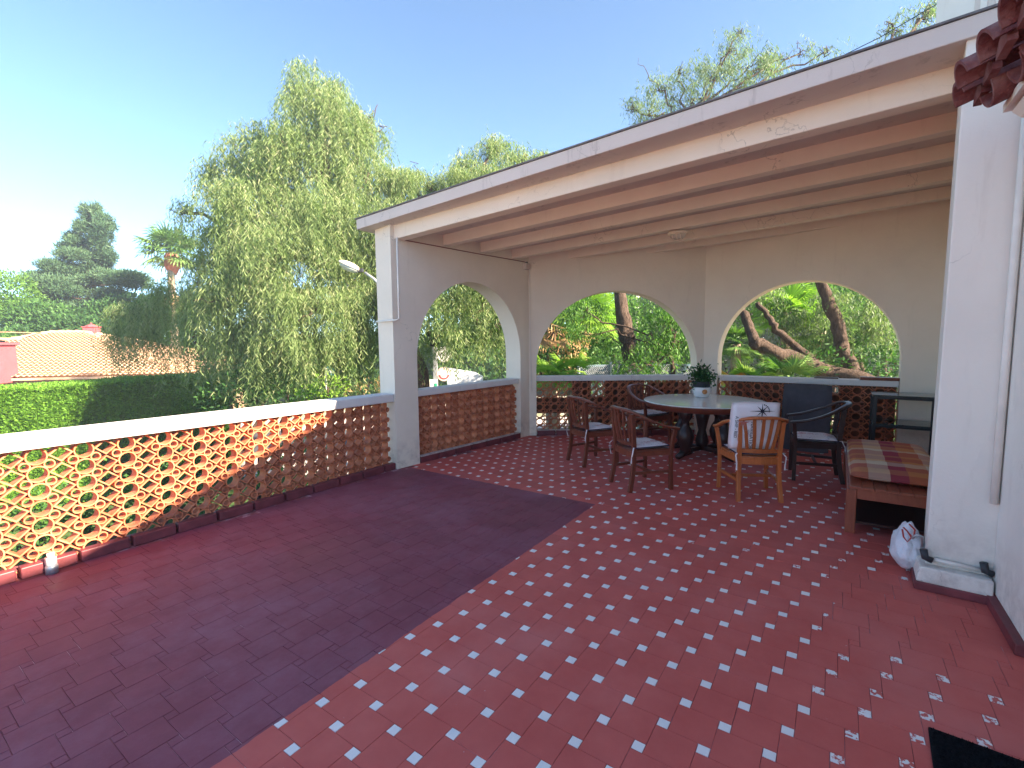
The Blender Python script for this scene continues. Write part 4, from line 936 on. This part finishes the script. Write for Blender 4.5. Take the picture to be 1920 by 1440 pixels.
# third: trunk in the middle arch, sparse top over the roof
DC = 14.0
bC = blobs_px([(1190,205,26,30), (1235,170,40,40), (1215,215,60,25), (1275,140,18,26), (1330,150,55,50), (1370,95,36,34), (1385,65,14,22), (1300,185,70,30), (1400,130,60,45), (1450,115,45,34), (1425,165,70,25), (1500,100,22,26), (1550,95,14,18)], DC)
tC = tree('pepper_tree', 'pepper tree with dark forked trunk in the middle arch and wispy top over the roof', 'tree', spot(1200, 800, DC))
at0(tC, mk('crown', weeping(bC, 90, (.3,.9), (.13,.02), .06, (.25,-.2,.1)), L_PEP2, tC))
mb = MB(); f0 = spot(1225, 830, DC); f0.z = GZ; f1 = spot(1187, 690, DC); f2 = spot(1170, 600, DC); f3 = spot(1162, 548, DC); f4 = spot(1200, 400, DC)
limb(mb, [f0, f1, f2, f3], .32, .17, .02, 12); limb(mb, [f3, f4, spot(1280, 260, DC)], .2, .07, .08, 8); limb(mb, [f3, spot(1120, 480, DC), spot(1080, 400, DC)], .16, .06, .06, 8)
branches(mb, spot(1290, 250, DC), bC, .045, .014, .08, 4)
at0(tC, mb.build('trunk', M_BARK, tC, True))
# fourth: sprawling trunks in the right arch
DD = 12.0
tD = tree('pepper_tree', 'sprawling pepper tree whose leaning trunks cross the right arch', 'tree', spot(1620, 800, DD))
mb = MB(); q = lambda a, b_, c_=0: spot(a, b_, DD+c_)
f0 = spot(1760, 860, DD-1); f0.z = GZ
limb(mb, [f0, q(1640,722,-.6), q(1560,702), q(1490,672), q(1440,655), q(1412,640)], .26, .15, .03, 12)
limb(mb, [q(1418,645), q(1402,610,.3), q(1390,575,.6), q(1370,520,.9)], .13, .09, .018, 10)
limb(mb, [q(1540,690), q(1490,650,.4), q(1455,618,.5), q(1440,590,.6), q(1420,568,.8)], .12, .06, .022, 9)
limb(mb, [q(1600,705), q(1578,650,.3), q(1568,600,.3), q(1545,545,.4), q(1520,480,.4)], .19, .12, .02, 12)
bD = blobs_px([(1720,35,42,26,1), (1675,55,30,18,1), (1750,60,40,24,1), (1740,20,26,18,1)], DD)
branches(mb, q(1530,470), bD, .07, .02)
at0(tD, mb.build('trunk', M_BARK, tD, True))
bD2 = blobs_px([(1440,560,45,30,1.5), (1490,600,45,30,1.5), (1590,560,60,30), (1640,590,50,40), (1600,620,70,35,.5), (1530,600,40,30,1), (1560,650,60,30,1)], DD+.5)
at0(tD, mk('crown', tuple(np.concatenate(z_) for z_ in zip(weeping(bD, 90, (.3,.9), (.13,.02), .06), weeping(bD2, 110, (.3,.9), (.12,.03), .07))), L_PEP2, tD))
# small weeping tufts in the middle arch
tE = tree('pepper_tree', 'light green weeping foliage on both sides of the dark trunk in the middle arch', 'tree', spot(1260, 800, 13))
bE = blobs_px([(1100,585,45,30,1), (1085,625,40,30,1), (1130,640,35,25,1), (1250,600,40,30), (1270,640,40,35), (1230,660,50,25), (1200,690,60,15,-.5), (1265,580,30,26)], 13.0)
at0(tE, mk('crown', weeping(bE, 130, (.3,.8), (.11,.028), .06), L_GREEN, tE))
mb = MB(); f0 = spot(1262, 820, 13); f0.z = GZ; limb(mb, [f0, spot(1262, 690, 13), spot(1255, 600, 13)], .1, .04, .03); branches(mb, spot(1258, 660, 13), bE, .03, .012); at0(tE, mb.build('trunk', M_BARK, tE, True))

# ------------------------------------------------------------------ palms
def fan_palm(root, top, R, nleaf, mat, blade=.9, nb=18, droop=.35, updown=(-.5, 1.0), wid=.035, drymat=None):
    Ps, Ds, Ls, Ws, Ts = [], [], [], [], []; Nn = []
    st = MB()
    for k in range(nleaf):
        az = 2.399*k + rng.normal()*.15; el = updown[0] + (updown[1]-updown[0])*((k+.5)/nleaf) + rng.normal()*.08
        d = np.array([math.cos(az)*math.cos(el), math.sin(az)*math.cos(el), math.sin(el)]); L = R*rng.uniform(.42,.6)
        c = np.array(top) + d*L; c[2] -= droop*L*.25
        st.tube([tuple(top), tuple((np.array(top)+c)/2+np.array([0,0,.06*R])), tuple(c)], .012*R+.006, 4)
        side = np.cross(d, [0,0,1.]); side /= max(np.linalg.norm(side), 1e-6); up_ = np.cross(side, d)
        dir_ = d + np.array([0,0,-droop*.5]); dir_ /= np.linalg.norm(dir_); tn = rng.uniform(.15,.85)
        for j in range(nb):
            a = (j/(nb-1)-.5)*2*1.75; bd = dir_*math.cos(a)+side*math.sin(a); bd = bd + np.array([0,0,-droop*.35*abs(math.sin(a))])
            l = blade*R*.62*(1-.25*abs(a)/1.75)
            Ps.append(c); Ds.append(bd); Ls.append(l); Ws.append(wid*R*2.2); Ts.append(tn+rng.normal()*.12); Nn.append(up_)
            Ps.append(c+bd/np.linalg.norm(bd)*l*.72); Ds.append(bd+np.array([0,0,-droop*1.3])); Ls.append(l*.45); Ws.append(wid*R*1.2); Ts.append(tn+rng.normal()*.12); Nn.append(up_)
    P = np.array(Ps); P0 = P
    leaves('frond', P0, np.array(Ds), np.array(Ls), np.array(Ws), mat, root, np.array(Ts), nrm=np.array(Nn)*1.6)
    st.build('leaf_stalk', mat, root)
# tall far palm
DP = 30
base = spot(322, 520, DP)
tp = thing('palm_tree', 'tall fan palm with bare trunk standing against the sky', 'palm', (base.x, base.y, GZ))
c0 = spot(321, 470, DP)
fan_palm(tp, np.array(c0-tp.location), 1.75, 34, L_PALM, 1.0, 16, .55, (-.55, 1.3))
mb = MB(); tb = spot(322, 560, DP)-tp.location; limb(mb, [(0,0,0), tb, spot(321,505,DP)-tp.location], .26, .20, .02, 10); mb.build('trunk', M_BARKP, tp, True)
mb = MB(); mb.lathe([(.2,-1.5), (.42,-1.0), (.40,-.4), (.25,-.05), (0,0)], spot(321, 470, DP)-tp.location, 14); mb.build('dead_leaf_boot', simple('red_brown_boot', (.30,.12,.08), .9, .1, .4, 5, .6), tp)
fan_palm(tp, np.array(spot(322, 540, DP)-tp.location), 1.0, 16, L_DRY, .9, 10, 1.4, (-1.4,-.6))
def near_palm(px, py, d, R, n_, label, mat=L_PALM, ud=(-.5,1.2), droop=.45, trunk=True, name='fan_palm'):
    b_ = spot(px, py, d); t = thing(name, label, 'palm', (b_.x, b_.y, GZ))
    fan_palm(t, np.array((0, 0, b_.z-GZ)), R, n_, mat, 1.0, 28, droop, ud, wid=.022)
    if trunk: mb = MB(); limb(mb, [(0,0,0), (.05,0,(b_.z-GZ)*.5), (0,0,b_.z-GZ)], .16, .13, .02, 8); mb.build('trunk', M_BARKP, t, True)
    return t
near_palm(1475, 585, 14.5, 1.05, 26, 'large bright fan palm at the top left of the right arch', L_LIME)
near_palm(1380, 645, 13.2, .75, 20, 'pale fan palm behind the leaning trunk at the left of the right arch')
near_palm(1480, 715, 10.5, .75, 16, 'low fan palm with spiky leaves under the horizontal trunk')
near_palm(1400, 712, 10.6, .6, 12, 'fan palm with yellow tipped leaves beside the orange dry leaf', L_LIME)
near_palm(1375, 712, 10.3, .34, 7, 'dry orange fan leaves low at the left of the right arch', L_ORG, (-.2,1.1), .8)
near_palm(1030, 705, 11.5, .6, 16, 'low bright fan palm at the left end of the middle arch parapet', L_LIME)
near_palm(1072, 702, 12.0, .7, 16, 'low pale fan palm second from the left of the middle arch', L_LIME)
near_palm(1040, 620, 17, 1.5, 26, 'palm with brown dry skirt at the left of the middle arch', L_DRY, (-1.2,.4), 1.0)
near_palm(1090, 590, 18, 1.6, 26, 'tall lime green palm left of the dark trunk in the middle arch', L_LIME, (-.6,1.2), .5)
near_palm(1540, 620, 15, 1.2, 20, 'fan palm behind the upright trunk in the right arch', L_PALM)

# ------------------------------------------------------------------ bushes, woods
def bush(lst, d, label, mat, dens, leaf, name='shrub', group=None, cat='shrub', trunk=None, ry=.8, updir=.4, lo=.5):
    bl = blobs_px(lst, d, ry=ry); c = spot(lst[0][0], lst[0][1], d); t = thing(name, label, cat, (c.x, c.y, GZ), 0, group)
    o = mk('foliage' if cat != 'tree' else 'crown', bushy(bl, dens, leaf, lo, updir), mat, t); o.matrix_parent_inverse = Matrix.Translation(t.location).inverted()
    mb = MB()
    for (c_, r_) in bl: limb(mb, [(c.x, c.y, GZ), ((c.x+c_[0])/2, (c.y+c_[1])/2, (GZ+c_[2])/2), tuple(c_)], trunk or .08, .03, .05, 6)
    o = mb.build('trunk', M_BARK, t, True); o.matrix_parent_inverse = Matrix.Translation(t.location).inverted()
    return t
# tall conifer, layered
DT = 34
t = thing('conifer', 'tall dark conifer with layered branches above the tiled roof', 'tree', tuple(spot(160, 640, DT)))
t.location.z = GZ; bl = []; mbp = MB()
top = spot(168, 400, DT)
for (y, wl, wr) in [(400,14,14), (425,20,34), (452,34,30), (478,48,34), (503,66,34), (528,84,78), (552,70,50), (575,80,60), (598,92,70), (620,100,84)]:
    n_b = 4
    for k in range(n_b):
        for s_, w_ in ((-1, wl*1.12), (1, wr*1.2)):
            f = rng.uniform(.35,.92); px = 168+s_*w_*f; dd_ = rng.uniform(-1,1)*w_/FOC*DT*.6
            bl.append((np.array(spot(px, y+rng.normal()*7, DT+dd_)), (w_*.38/FOC*DT, w_*.38/FOC*DT, 11/FOC*DT)))
            limb(mbp, [spot(168, y+10, DT), spot((168+px)/2, y+6, DT+dd_/2), tuple(bl[-1][0])], .07, .03, .05, 5)
    bl.append((np.array(spot(168, y, DT)), ((wl+wr)*.2/FOC*DT,)*2+(11/FOC*DT,)))
o = mk('crown', bushy(bl, 900, (.26,.05), .2, .7), L_PINE, t); at0(t, o)
limb(mbp, [spot(160,760,DT), spot(165,560,DT), top], .3, .06, .03, 8); at0(t, mbp.build('trunk', M_BARK, t, True))
bush([(20,560,46,50), (0,600,60,50,1), (50,600,40,40,-1)], 30, 'round topped pine at the left edge of the photo', L_GREEN, 520, (.22,.09), 'pine_tree', None, 'tree', .2)
bush([(90,600,50,36), (140,620,60,30), (60,640,60,30,-1)], 29, 'dark broad tree below the layered conifer', L_DARK, 520, (.22,.09), 'pine_tree', None, 'tree', .2)
bush([(210,600,50,40), (250,580,40,30,1), (230,640,60,40,-1)], 31, 'mid green tree right of the layered conifer', L_DARK, 520, (.22,.09), 'broadleaf_tree', None, 'tree', .2)
bush([(285,585,60,30,2), (340,590,50,34,2), (300,620,70,40)], 33, 'low rounded tree beneath the tall fan palm', L_GREEN, 520, (.22,.09), 'broadleaf_tree', None, 'tree', .2)
bush([(20,660,50,30), (60,670,40,24)], 26, 'small light shrub behind the large pink chimney', L_GREEN, 500, (.16,.08))
# low bushes under the big pepper tree
bush([(480,720,60,40), (430,745,60,40), (540,735,50,35)], 12.5, 'dark green bush under the weeping tree next to the hedge', L_DARK, 260, (.12,.06))
bush([(615,725,42,22), (590,745,50,20)], 12.0, 'round bush with pale yellowish leaves behind the small flag', L_LIME, 420, (.08,.05))
bush([(690,740,60,22), (720,730,50,26)], 12.6, 'brownish twiggy bush left of the left column', L_DRY, 160, (.12,.02))
# right side
bush([(440,680,60,50), (520,700,60,45), (400,730,50,40)], 18.9, 'shaded bush between the hedge end and the tiled house', L_DARK, 420, (.16,.08))
for (px, py, d_, rr, lab, mt_) in ((60,960,9.5,60,'low dark shrub below the left end of the sunlit parapet', L_DARK), (190,930,9.8,70,'low green shrub seen through the sunlit parapet next to the drain fitting', L_GREEN), (330,900,10.5,60,'low shrub seen through the middle of the sunlit parapet', L_DARK), (560,860,10.5,50,'low green shrub seen through the shaded part of the long parapet', L_GREEN), (-60,960,9.5,60,'low shrub just outside the left edge of the photo', L_GREEN)):
    bush([(px,py,rr,rr*.8), (px+30,py+30,rr,rr*.7), (px-40,py+40,rr,rr*.6)], d_, lab, mt_, 260, (.12,.06))
for (px, py, d_, rr, lab) in ((1130,770,11.0,44,'dark shrub behind the middle arch screen, left of its centre'), (1220,765,11.0,44,'dark shrub behind the middle arch screen near the dark trunk'), (1420,770,11.5,50,'dark shrub behind the left half of the right arch screen'), (1530,775,11.0,50,'dark shrub behind the middle of the right arch screen'), (1640,775,11.0,56,'dark shrub behind the right end of the right arch screen')):
    bush([(px,py,rr,rr*.9), (px+30,py+20,rr,rr*.7), (px-30,py+25,rr,rr*.7)], d_, lab, L_DARK, 260, (.12,.06))
bush([(1150,615,90,60), (1080,640,80,50,-1), (1220,600,80,60,1)], 21, 'yellow green tree mass behind the middle arch', L_GREEN, 420, (.17,.08), 'broadleaf_tree', None, 'tree', .2)
bush([(1070,672,80,24), (1150,680,70,26), (1010,670,60,22)], 15.5, 'dark leafy shrub row behind the low palms in the middle arch', L_DARK, 200, (.13,.07))
bush([(1250,675,70,30), (1310,670,50,34)], 15.5, 'green shrub right of the trunk in the middle arch', L_GREEN, 200, (.13,.07))
bush([(1480,540,90,60), (1400,560,70,50), (1560,560,80,60,1)], 20, 'light green tree behind the right arch', L_GREEN, 420, (.17,.08), 'broadleaf_tree', None, 'tree', .2)
bush([(1620,580,70,70), (1670,620,60,60,-1), (1700,560,60,70)], 17, 'tall leafy tree at the right side of the right arch', L_GREEN, 420, (.15,.075), 'broadleaf_tree', None, 'tree', .2)
bush([(1540,680,70,35), (1620,690,70,35), (1680,680,60,45), (1580,650,60,30,1)], 12.5, 'dense dark green shrub at the lower right of the right arch', L_DARK, 260, (.12,.06))
bush([(1480,670,60,30,1), (1430,690,50,30,1), (1360,690,40,40,1)], 13.5, 'shaded shrub behind the horizontal trunk', L_DARK, 200, (.12,.06))
# far wood behind everything
Ps = []
bl = []
for az in np.arange(-75, 62, 2.4):
    a = math.radians(az); R_ = 46 + rng.normal()*3; dirv = dvec*math.cos(a)-svec*math.sin(a); right = az < 8
    ht = (rng.uniform(7.5,10.5) if right else rng.uniform(4.0,5.2)); p = CP*0+dirv*R_
    bl.append((np.array((p.x, p.y, GZ+ht*.5)), (2.6,2.6,ht*.62))); bl.append((np.array((p.x+rng.normal(), p.y+rng.normal(), GZ+ht*.25)), (3,3,ht*.4)))
o = mk('far_woodland', bushy(bl, 70, (.5,.28), .6, .3), L_DARK); tag(o, kind='stuff', label='dark belt of woodland far behind gardens and houses', cat='woodland')
# woodland also off to the right for oblique views
# ------------------------------------------------------------------ street things
# street lamp
DLp = 12.0
pb = spot(752, 700, DLp); t = thing('street_lamp', 'grey street lamp with oval head reaching left of the column', 'street lamp', (pb.x, pb.y, GZ))
R0 = t.location
mb = MB(); pts = [Vector((0,0,0)), Vector((0,0,spot(752,600,DLp).z-GZ)), spot(742,568,DLp)-R0, spot(718,540,DLp)-R0, spot(700,522,DLp)-R0, spot(684,511,DLp)-R0]
mb.tube([pts[0], pts[1]], 1, 10, radii=[.08,.055]); mb.tube(pts[1:], .035, 8); mb.build('pole', M_STEEL, t, True)
hd_ = spot(655,499,DLp)-R0; ax = (spot(640,492,DLp)-spot(684,511,DLp)).normalized()
def ell(name, c, ax, L, r, mat, zs=1.0, half=None):
    mb = MB(); bmx = []
    up = Vector((0,0,1)); sd_ = ax.cross(up).normalized(); u2 = sd_.cross(ax); seg, rings = 16, 12; vs = []
    for i in range(rings+1):
        th = PI*i/rings
        for k in range(seg):
            a = 2*PI*k/seg; zz = math.sin(a)
            if half == 'top': zz = max(zz, -.1)
            if half == 'bot': zz = min(zz, .1)
            vs.append(c + ax*L*math.cos(th) + sd_*r*math.sin(th)*math.cos(a) + u2*r*zs*math.sin(th)*zz)
    mb.add(vs, [(i*seg+k, i*seg+(k+1)%seg, (i+1)*seg+(k+1)%seg, (i+1)*seg+k) for i in range(rings) for k in range(seg)]); return mb.build(name, mat, t, True)
ell('lamp_cover', hd_, ax, .30, .15, M_PIPE, .7, 'top')
mgl2, n2, b2 = newmat('lamp_bowl', .1, .6); b2.inputs['Base Color'].default_value = (.8,.82,.85,1); b2.inputs['Transmission Weight'].default_value = .6
ell('lamp_bowl', hd_-Vector((0,0,.015)), ax, .27, .135, mgl2, .95, 'bot')
MB().box(spot(676,507,DLp)-R0, (.14,.10,.10), math.atan2(ax.y, ax.x)).build('collar', M_DKPLA, t, bevel=.01)
# sign post with two round signs
DS = 18
pb = spot(817, 720, DS); t = thing('sign_post', 'grey post carrying two round white signs seen through the first arch', 'sign', (pb.x, pb.y, GZ)); R0 = t.location
MB().box((0,0,(spot(817,650,DS).z-GZ)/2), (.16,.14,spot(817,650,DS).z-GZ), math.atan2(CR.y, CR.x)).build('post', M_STEEL, t, bevel=.01)
nrmv = -Vector((CF.x, CF.y, 0)).normalized(); rgt = Vector((CR.x, CR.y, 0)).normalized()
def disc(name, px, py, r, mat, off, ri=0, a0=0, a1=2*PI, sx=1):
    c = spot(px, py, DS)-R0+nrmv*(.1+off); n_ = 28; vs = []
    for k in range(n_+1):
        a = a0+(a1-a0)*k/n_
        for rr in (r, ri): 
            for th in (0, -.03 if ri == 0 and off == 0 else -.004): vs.append(c+rgt*rr*math.cos(a)*sx+Vector((0,0,rr*math.sin(a)))+nrmv*th)
    mb = MB(); fs = []
    for k in range(n_):
        b_ = 4*k; fs += [(b_, b_+4, b_+6, b_+2), (b_+1, b_+3, b_+7, b_+5), (b_, b_+1, b_+5, b_+4)]
    mb.add(vs, fs); return mb.build(name, mat, t)
M_SGNW = simple('white_sign_paint', (.80,.79,.76), .4, .4, .03); M_SGNG = simple('grey_sign_print', (.35,.35,.34), .5); M_SGNR = simple('red_sign_print', (.5,.05,.06), .5); M_SGNT = simple('tan_sign_print', (.55,.42,.38), .5)
disc('round_sign', 834, 664, .30, M_SGNW, 0); disc('sign_rim', 834, 664, .30, M_SGNG, .006, .275)
c = spot(834, 664, DS)-R0+nrmv*.112
text_mesh('lettering', 'BIT', .2, M_SGNG, t, lambda x, y: c+rgt*x+Vector((0,0,y)))
disc('round_sign', 833, 701, .27, M_SGNW, 0); disc('sign_rim', 833, 701, .27, M_SGNT, .006, .235); disc('sign_ring', 833, 699, .16, M_SGNT, .006, .13)
disc('red_arc', 833, 701, .205, M_SGNR, .008, .15, PI*1.05, PI*1.95)
MB().box(spot(814,718,DS)-R0+nrmv*.09, (.30,.02,.28), math.atan2(CR.y, CR.x)).build('small_sign', M_SGNW, t)
MB().box(spot(818,721,DS)-R0+nrmv*.105, (.10,.01,.12), math.atan2(CR.y, CR.x)).build('green_mark', simple('green_print', (.02,.35,.2)), t)
# pale garden wall behind the sign
a_, b_ = spot(838,690,22), spot(905,712,22)
o = MB().prism([(a_.x,a_.y,GZ), (b_.x,b_.y,GZ), (b_.x,b_.y,spot(905,706,22).z), (spot(890,700,22).x,spot(890,700,22).y,spot(890,698,22).z), (a_.x,a_.y,a_.z)], tuple(-nrmv*.2)).build('garden_wall', simple('pale_blue_white_wall', (.66,.70,.78), .8), None); tag(o, 'pale plain wall end beside the round signs', 'wall')
# flag
fp = spot(613, 745, 12.3); t = thing('flag_pole', 'thin white pole with small blue and white flag below the weeping tree', 'flag', (fp.x, fp.y, GZ)); R0 = t.location
zt = spot(613, 684, 12.3).z-GZ; mb = MB(); mb.tube([(0,0,0), (0,0,zt)], .022, 8); mb.build('pole', M_PIPE, t, True)
for k, (c_, zz) in enumerate((((.06,.30,.55), .0), ((.75,.75,.75), -.07), ((.05,.25,.5), -.14))):
    mb = MB(); vs = []
    for i in range(7):
        for j in (0, 1): vs.append(tuple(rgt*(.02+i*.035)+Vector((0,0,zt-.03-j*.068+zz-.010*i))+nrmv*(.02*math.sin(i*1.3))))
    mb.add(vs, [(2*i, 2*i+1, 2*i+3, 2*i+2) for i in range(6)]); mb.build('flag_stripe', simple('flag_cloth', c_, .9), t)
# utility pole, chain link fence in the middle arch
up_ = spot(1193, 640, 22); t = thing('utility_pole', 'pale utility pole right of the dark trunk in the middle arch', 'pole', (up_.x, up_.y, GZ))
mb = MB(); mb.tube([(0,0,0), (0,0,8.0)], 1, 10, radii=[.16,.11]); mb.build('shaft', simple('pale_concrete', (.6,.56,.5), .9), t, True)
MB().box((0,0,7.7), (.9,.08,.08), math.atan2(CR.y, CR.x)).build('crossarm', M_STEEL, t)
t = thing('garden_fence', 'bluish mesh fence with pale posts behind the middle arch parapet', 'fence', (0,0,0))
f_a, f_b = spot(1085, 684, 13), spot(1330, 684, 13); f_a.z = f_b.z = .95
m_f, nf, bf = newmat('blue_mesh_screen', .7, .2); bf.inputs['Base Color'].default_value = (.10,.19,.24,1)
dn = (f_b-f_a); Lf = dn.length; dn.normalize()
for k in range(5):
    p = f_a+dn*(k*Lf/4); MB().box((p.x,p.y,(1.0+GZ)/2), (.05,.05,1.0-GZ), 0).build('post', M_STEEL, t)
nv = 60
mb = MB()
for k in range(nv):
    for s_ in (-1, 1):
        p0 = f_a+dn*(k*Lf/nv); p1 = f_a+dn*min(Lf, max(0, (k*Lf/nv)+s_*1.6)); p0.z = .93; p1.z = -.67; mb.tube([p0, p1], .006, 3)
o = mb.build('mesh_wire', M_STEEL, t); o['kind'] = 'stuff'
mb = MB(); q0, q1 = f_a-nrmv*.04, f_b-nrmv*.04; mb.prism([(q0.x,q0.y,-1.5), (q1.x,q1.y,-1.5), (q1.x,q1.y,.93), (q0.x,q0.y,.93)], tuple(-nrmv*.02)); mb.build('screen_cloth', m_f, t)

# ------------------------------------------------------------------ air
hz = MB(); hz.box((20,20,(GZ-1+14)/2), (180,180,14-GZ+1))
mh = bpy.data.materials.new('thin_haze'); mh.use_nodes = True; nh_ = mh.node_tree; nh_.nodes.clear()
pvv = nh_.nodes.new('ShaderNodeVolumePrincipled'); pvv.inputs['Density'].default_value = .0025; pvv.inputs['Color'].default_value = (.85,.92,1,1); pvv.inputs['Anisotropy'].default_value = .3
oo = nh_.nodes.new('ShaderNodeOutputMaterial'); nh_.links.new(pvv.outputs[0], oo.inputs['Volume'])
tag(hz.build('haze', mh), kind='stuff')
